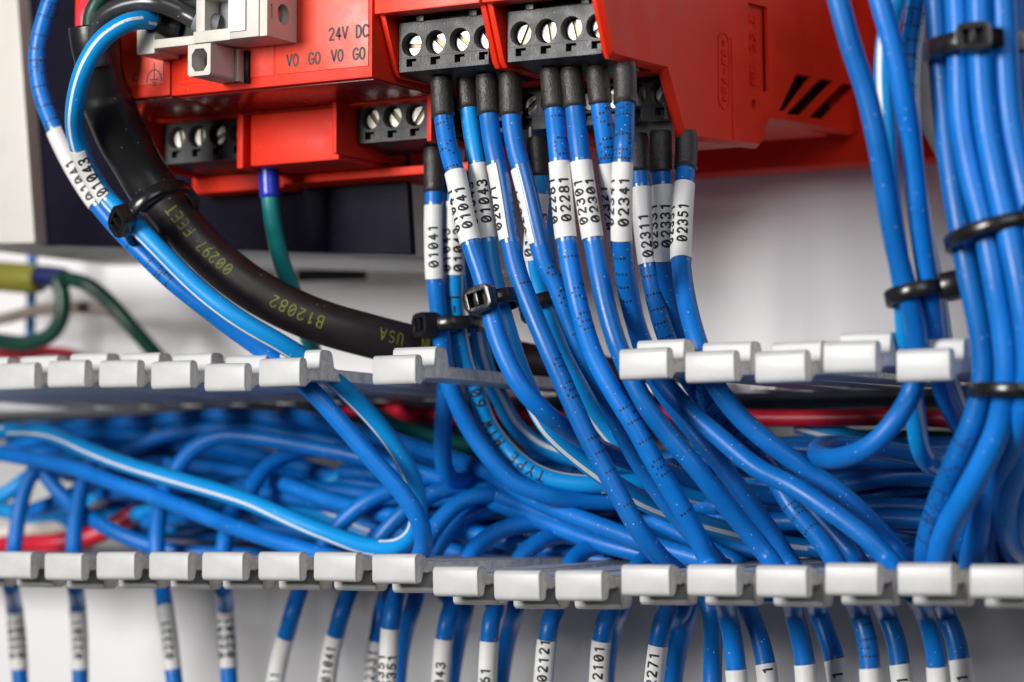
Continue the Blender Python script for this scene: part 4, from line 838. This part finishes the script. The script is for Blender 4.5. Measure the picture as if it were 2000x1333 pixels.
# wires leaving through the lower slots, labelled below
gb = 'labelled blue wires hanging below the duct'
lows = [
 ('upright blue wire at the far left, leaving the lower slots', [(95, 890, 60), (62, 925, 58), (42, 975, 56), (30, 1040, 54), (24, 1090, 52), (22, 1138, 50, 's'), (28, 1190, 52), (34, 1240, 52), (38, 1300, 52), (44, 1400, 52)], (1188, 1308)),
 ('second upright blue wire from the left, leaving the lower slots', [(190, 880, 60), (166, 930, 58), (153, 985, 56), (146, 1040, 54), (146, 1090, 52), (148, 1138, 50, 's'), (150, 1190, 52), (153, 1240, 52), (155, 1300, 52), (158, 1400, 52)], (1188, 1308)),
 ('third upright blue wire from the left, its label turned sideways', [(335, 900, 58), (319, 950, 56), (309, 1000, 54), (304, 1060, 52), (306, 1100, 52), (313, 1140, 50, 's'), (322, 1190, 52), (332, 1240, 52), (340, 1300, 52), (352, 1400, 52)], (1188, 1308)),
 ('fourth upright blue wire from the left, leaving the lower slots', [(470, 960, 60), (450, 1010, 58), (443, 1050, 54), (438, 1100, 52), (436, 1142, 50, 's'), (438, 1190, 52), (441, 1240, 52), (445, 1300, 52), (450, 1400, 52)], (1186, 1304)),
 ('blue wire below the duct leaning left, label starting beside the fifth finger', [(950, 915, 64), (870, 925, 60), (790, 948, 56), (710, 988, 52), (650, 1042, 50), (612, 1098, 48), (590, 1145, 46, 's'), (575, 1190, 48), (560, 1240, 49), (545, 1290, 50), (525, 1400, 50)], (1244, 1420)),
 ('second leaning blue wire below the duct, label starting beside the sixth finger', [(980, 955, 62), (920, 950, 58), (850, 965, 54), (790, 1002, 50), (742, 1050, 48), (705, 1100, 46), (685, 1148, 46, 's'), (670, 1190, 47), (657, 1240, 48), (645, 1290, 49), (630, 1400, 50)], (1240, 1420)),
 ('blue wire below the duct half hidden behind its brighter neighbour', [(900, 1000, 66), (840, 1040, 62), (790, 1090, 60), (760, 1150, 58, 's'), (745, 1200, 58), (735, 1250, 58), (725, 1300, 58), (715, 1400, 58)], (1252, 1420)),
 ('upright labelled blue wire below the seventh lower finger', [(1050, 990, 60), (980, 965, 56), (910, 978, 52), (860, 1020, 48), (820, 1080, 44), (790, 1135, 42), (777, 1152, 42, 's'), (768, 1190, 42), (763, 1230, 42), (760, 1290, 42), (755, 1400, 42)], (1228, 1420)),
 ('dark blue wire curling down out of shade behind the loop', [(1050, 985, 66), (970, 990, 60), (900, 1020, 56), (855, 1070, 52), (835, 1120, 50), (880, 1168, 48, 's'), (872, 1210, 46), (866, 1245, 46), (863, 1300, 46), (858, 1400, 46)], (1248, 1420)),
 ('labelled blue wire below the first lowered finger, thin shadow wire behind it', [(1160, 1045, 60), (1070, 1020, 56), (1000, 1028, 52), (945, 1056, 48), (915, 1105, 44), (966, 1180, 38, 's'), (960, 1215, 38), (956, 1250, 38), (953, 1300, 38), (948, 1400, 38)], (1252, 1420)),
 ('labelled blue wire below the second lowered finger', [(1190, 1075, 60), (1110, 1048, 56), (1050, 1062, 50), (1010, 1105, 46), (1078, 1180, 38, 's'), (1073, 1215, 38), (1069, 1250, 38), (1066, 1300, 38), (1060, 1400, 38)], (1250, 1420)),
 ('labelled blue wire below the third lowered finger', [(1260, 1090, 58), (1180, 1065, 54), (1130, 1085, 50), (1110, 1125, 46), (1190, 1180, 38, 's'), (1183, 1215, 38), (1178, 1250, 38), (1174, 1300, 38), (1168, 1400, 38)], (1252, 1420)),
 ('labelled blue wire below the finger under wire 02071', [(1350, 1100, 58), (1290, 1085, 54), (1250, 1100, 50), (1240, 1135, 46), (1303, 1180, 36, 's'), (1292, 1220, 36), (1284, 1260, 36), (1278, 1310, 36), (1272, 1400, 36)], (1260, 1420)),
]
for i, (lab, pts, ly) in enumerate(lows):
    wire(pts, lab, group=gb, sl=LB(ly[0], ly[1], ('02281', '02301', '02321', '02341', '02311', '01041', '02331', '02351', '01043', '02161', '02121', '02101', '02271')[i], 1270 + 14 * (i % 5) + 60 if i > 3 else None, cols=(-20, 45) if i in (0, 3, 7) else (12,), w=(-55, 105) if i % 3 else (-105, 60)))
sh_lab = 'unlabelled blue wire hanging in shade behind the labelled ones'
for x, y2 in ((905, 1320), (1004, 1320), (1210, 1320), (1335, 1330), (1345, 1300), (805, 1300)):
    wire([(x + 60, 1040, 72), (x + 20, 1100, 66), (x + 4, 1180, 58, 's'), (x - 8, 1225, 60), (x - 18, 1270, 62), (x - 26, 1330, 64), (x - 30, 1400, 64)], sh_lab, group='shaded wires below the duct', back=True)

# ------------------------------------------------------------------ cable ties
def tie(px, py, Y, ax, a, b, head, label, wd=2.5, hs=1.0):
    c = at(px, py, Y); A = (at(px + ax[0], py + ax[1], Y) - c); A += Vector((0, ax[2] if len(ax) > 2 else 0, 0)); A.normalize()
    tocam = (CAM - c).normalized(); W = (tocam - A * tocam.dot(A)).normalized(); U = W.cross(A)
    if U.dot(RT) < 0: U = -U
    t = thing('cable_tie', c, label, 'cable tie', 'black nylon cable ties')
    mb = MB(); n = 56; th = 1.05
    for i in range(n):
        q = 2 * math.pi * i / n
        dr = (U * math.cos(q) * a + W * math.sin(q) * b); nr = (U * math.cos(q) / a + W * math.sin(q) / b).normalized()
        w_ = wd / 2
        for rr, hh in ((0, -w_), (th * .8, -w_), (th, -w_ + .25), (th, w_ - .25), (th * .8, w_), (0, w_)): mb.v.append(c + dr + nr * rr + A * hh)
    for i in range(n):
        j = (i + 1) % n
        for k in range(6): mb.f.append([6 * i + k, 6 * i + (k + 1) % 6, 6 * j + (k + 1) % 6, 6 * j + k]); mb.m.append(0)
    mb.build('strap', 'tie', t, smooth='auto')
    q = math.radians(head); p = c + U * math.cos(q) * a + W * math.sin(q) * b
    nr = (U * math.cos(q) / a + W * math.sin(q) / b).normalized(); tg = A.cross(nr)
    L, H, D = 2.9 * hs, 2.35 * hs, 1.9 * hs
    f = lambda u, v, h: p + tg * u + A * v + nr * (h + .5)
    outl = [(L * s1 * k1, H * s2 * k2) for s1, s2, kk in ((1, 1, ((1, .45), (.75, .9), (.3, 1))), (-1, 1, ((.3, 1), (.8, .95), (1, .6))), (-1, -1, ((1, .6), (.8, .95), (.3, 1))), (1, -1, ((.3, 1), (.75, .9), (1, .45)))) for k1, k2 in kk]
    hole = [(-L * .62, -H * .52), (L * .62, -H * .52), (L * .62, H * .52), (-L * .62, H * .52)]
    mb = plate(outl, [hole], D * 1.5, lambda u, v, h: f(u, v, D * 1.3 - h)); hd = mb.build('head', 'tie', t, smooth=True, bevel=.22)
    mb = MB(); mb.add([f(u, v, D * .42) for u, v in hole], [(0, 1, 2, 3)]); mb.build('pocket', 'darkhole', hd)  # near-black sheet, shade of the head's opening put into its colour
    mb = MB(); k = [f(u, v, h) for u, v, h in ((-L * .08, -H * .5, .3), (L * .22, -H * .5, .3), (L * .22, H * .5, .3), (-L * .08, H * .5, .3), (-L * .08, -H * .5, D * 1.25), (L * .18, -H * .5, D * 1.25), (L * .18, H * .5, D * 1.25), (-L * .08, H * .5, D * 1.25))]
    mb.add(k, [(0, 3, 2, 1), (4, 5, 6, 7), (0, 1, 5, 4), (1, 2, 6, 5), (2, 3, 7, 6), (3, 0, 4, 7)]); mb.build('pawl', 'tie', hd, smooth=True, bevel=.12)
    return t
tie(312, 420, -2, (40, 55), 7.0, 8.4, 138, 'cable tie binding the thick black cable to two blue wires')
tie(886, 636, 33, (3, 60), 4.9, 5.6, 148, 'cable tie round the deeper trio, head poking out left over the black cable')
tie(969, 590, 6, (14, 60), 3.9, 4.3, 118, 'cable tie just below label 01043, round a blue and a light blue wire')
tie(1058, 592, 28, (15, 60), 2.4, 2.6, 250, 'small cable tie peeking out behind wire 02071')
tie(1792, 574, 4, (12, 60), 4.4, 4.6, 12, 'cable tie on the group that loops at the right, head to the right')
tie(1908, 98, 2, (4, 60), 7.6, 9.2, 92, 'topmost cable tie on the thick right bundle', wd=3.0)
tie(1958, 455, 1, (14, 60), 8.4, 9.4, 50, 'middle cable tie on the thick right bundle', wd=2.2)
tie(1992, 765, 3, (-2, 60), 7.6, 9.0, 40, 'lowest cable tie on the thick right bundle, beside the last upper finger', wd=2.2)
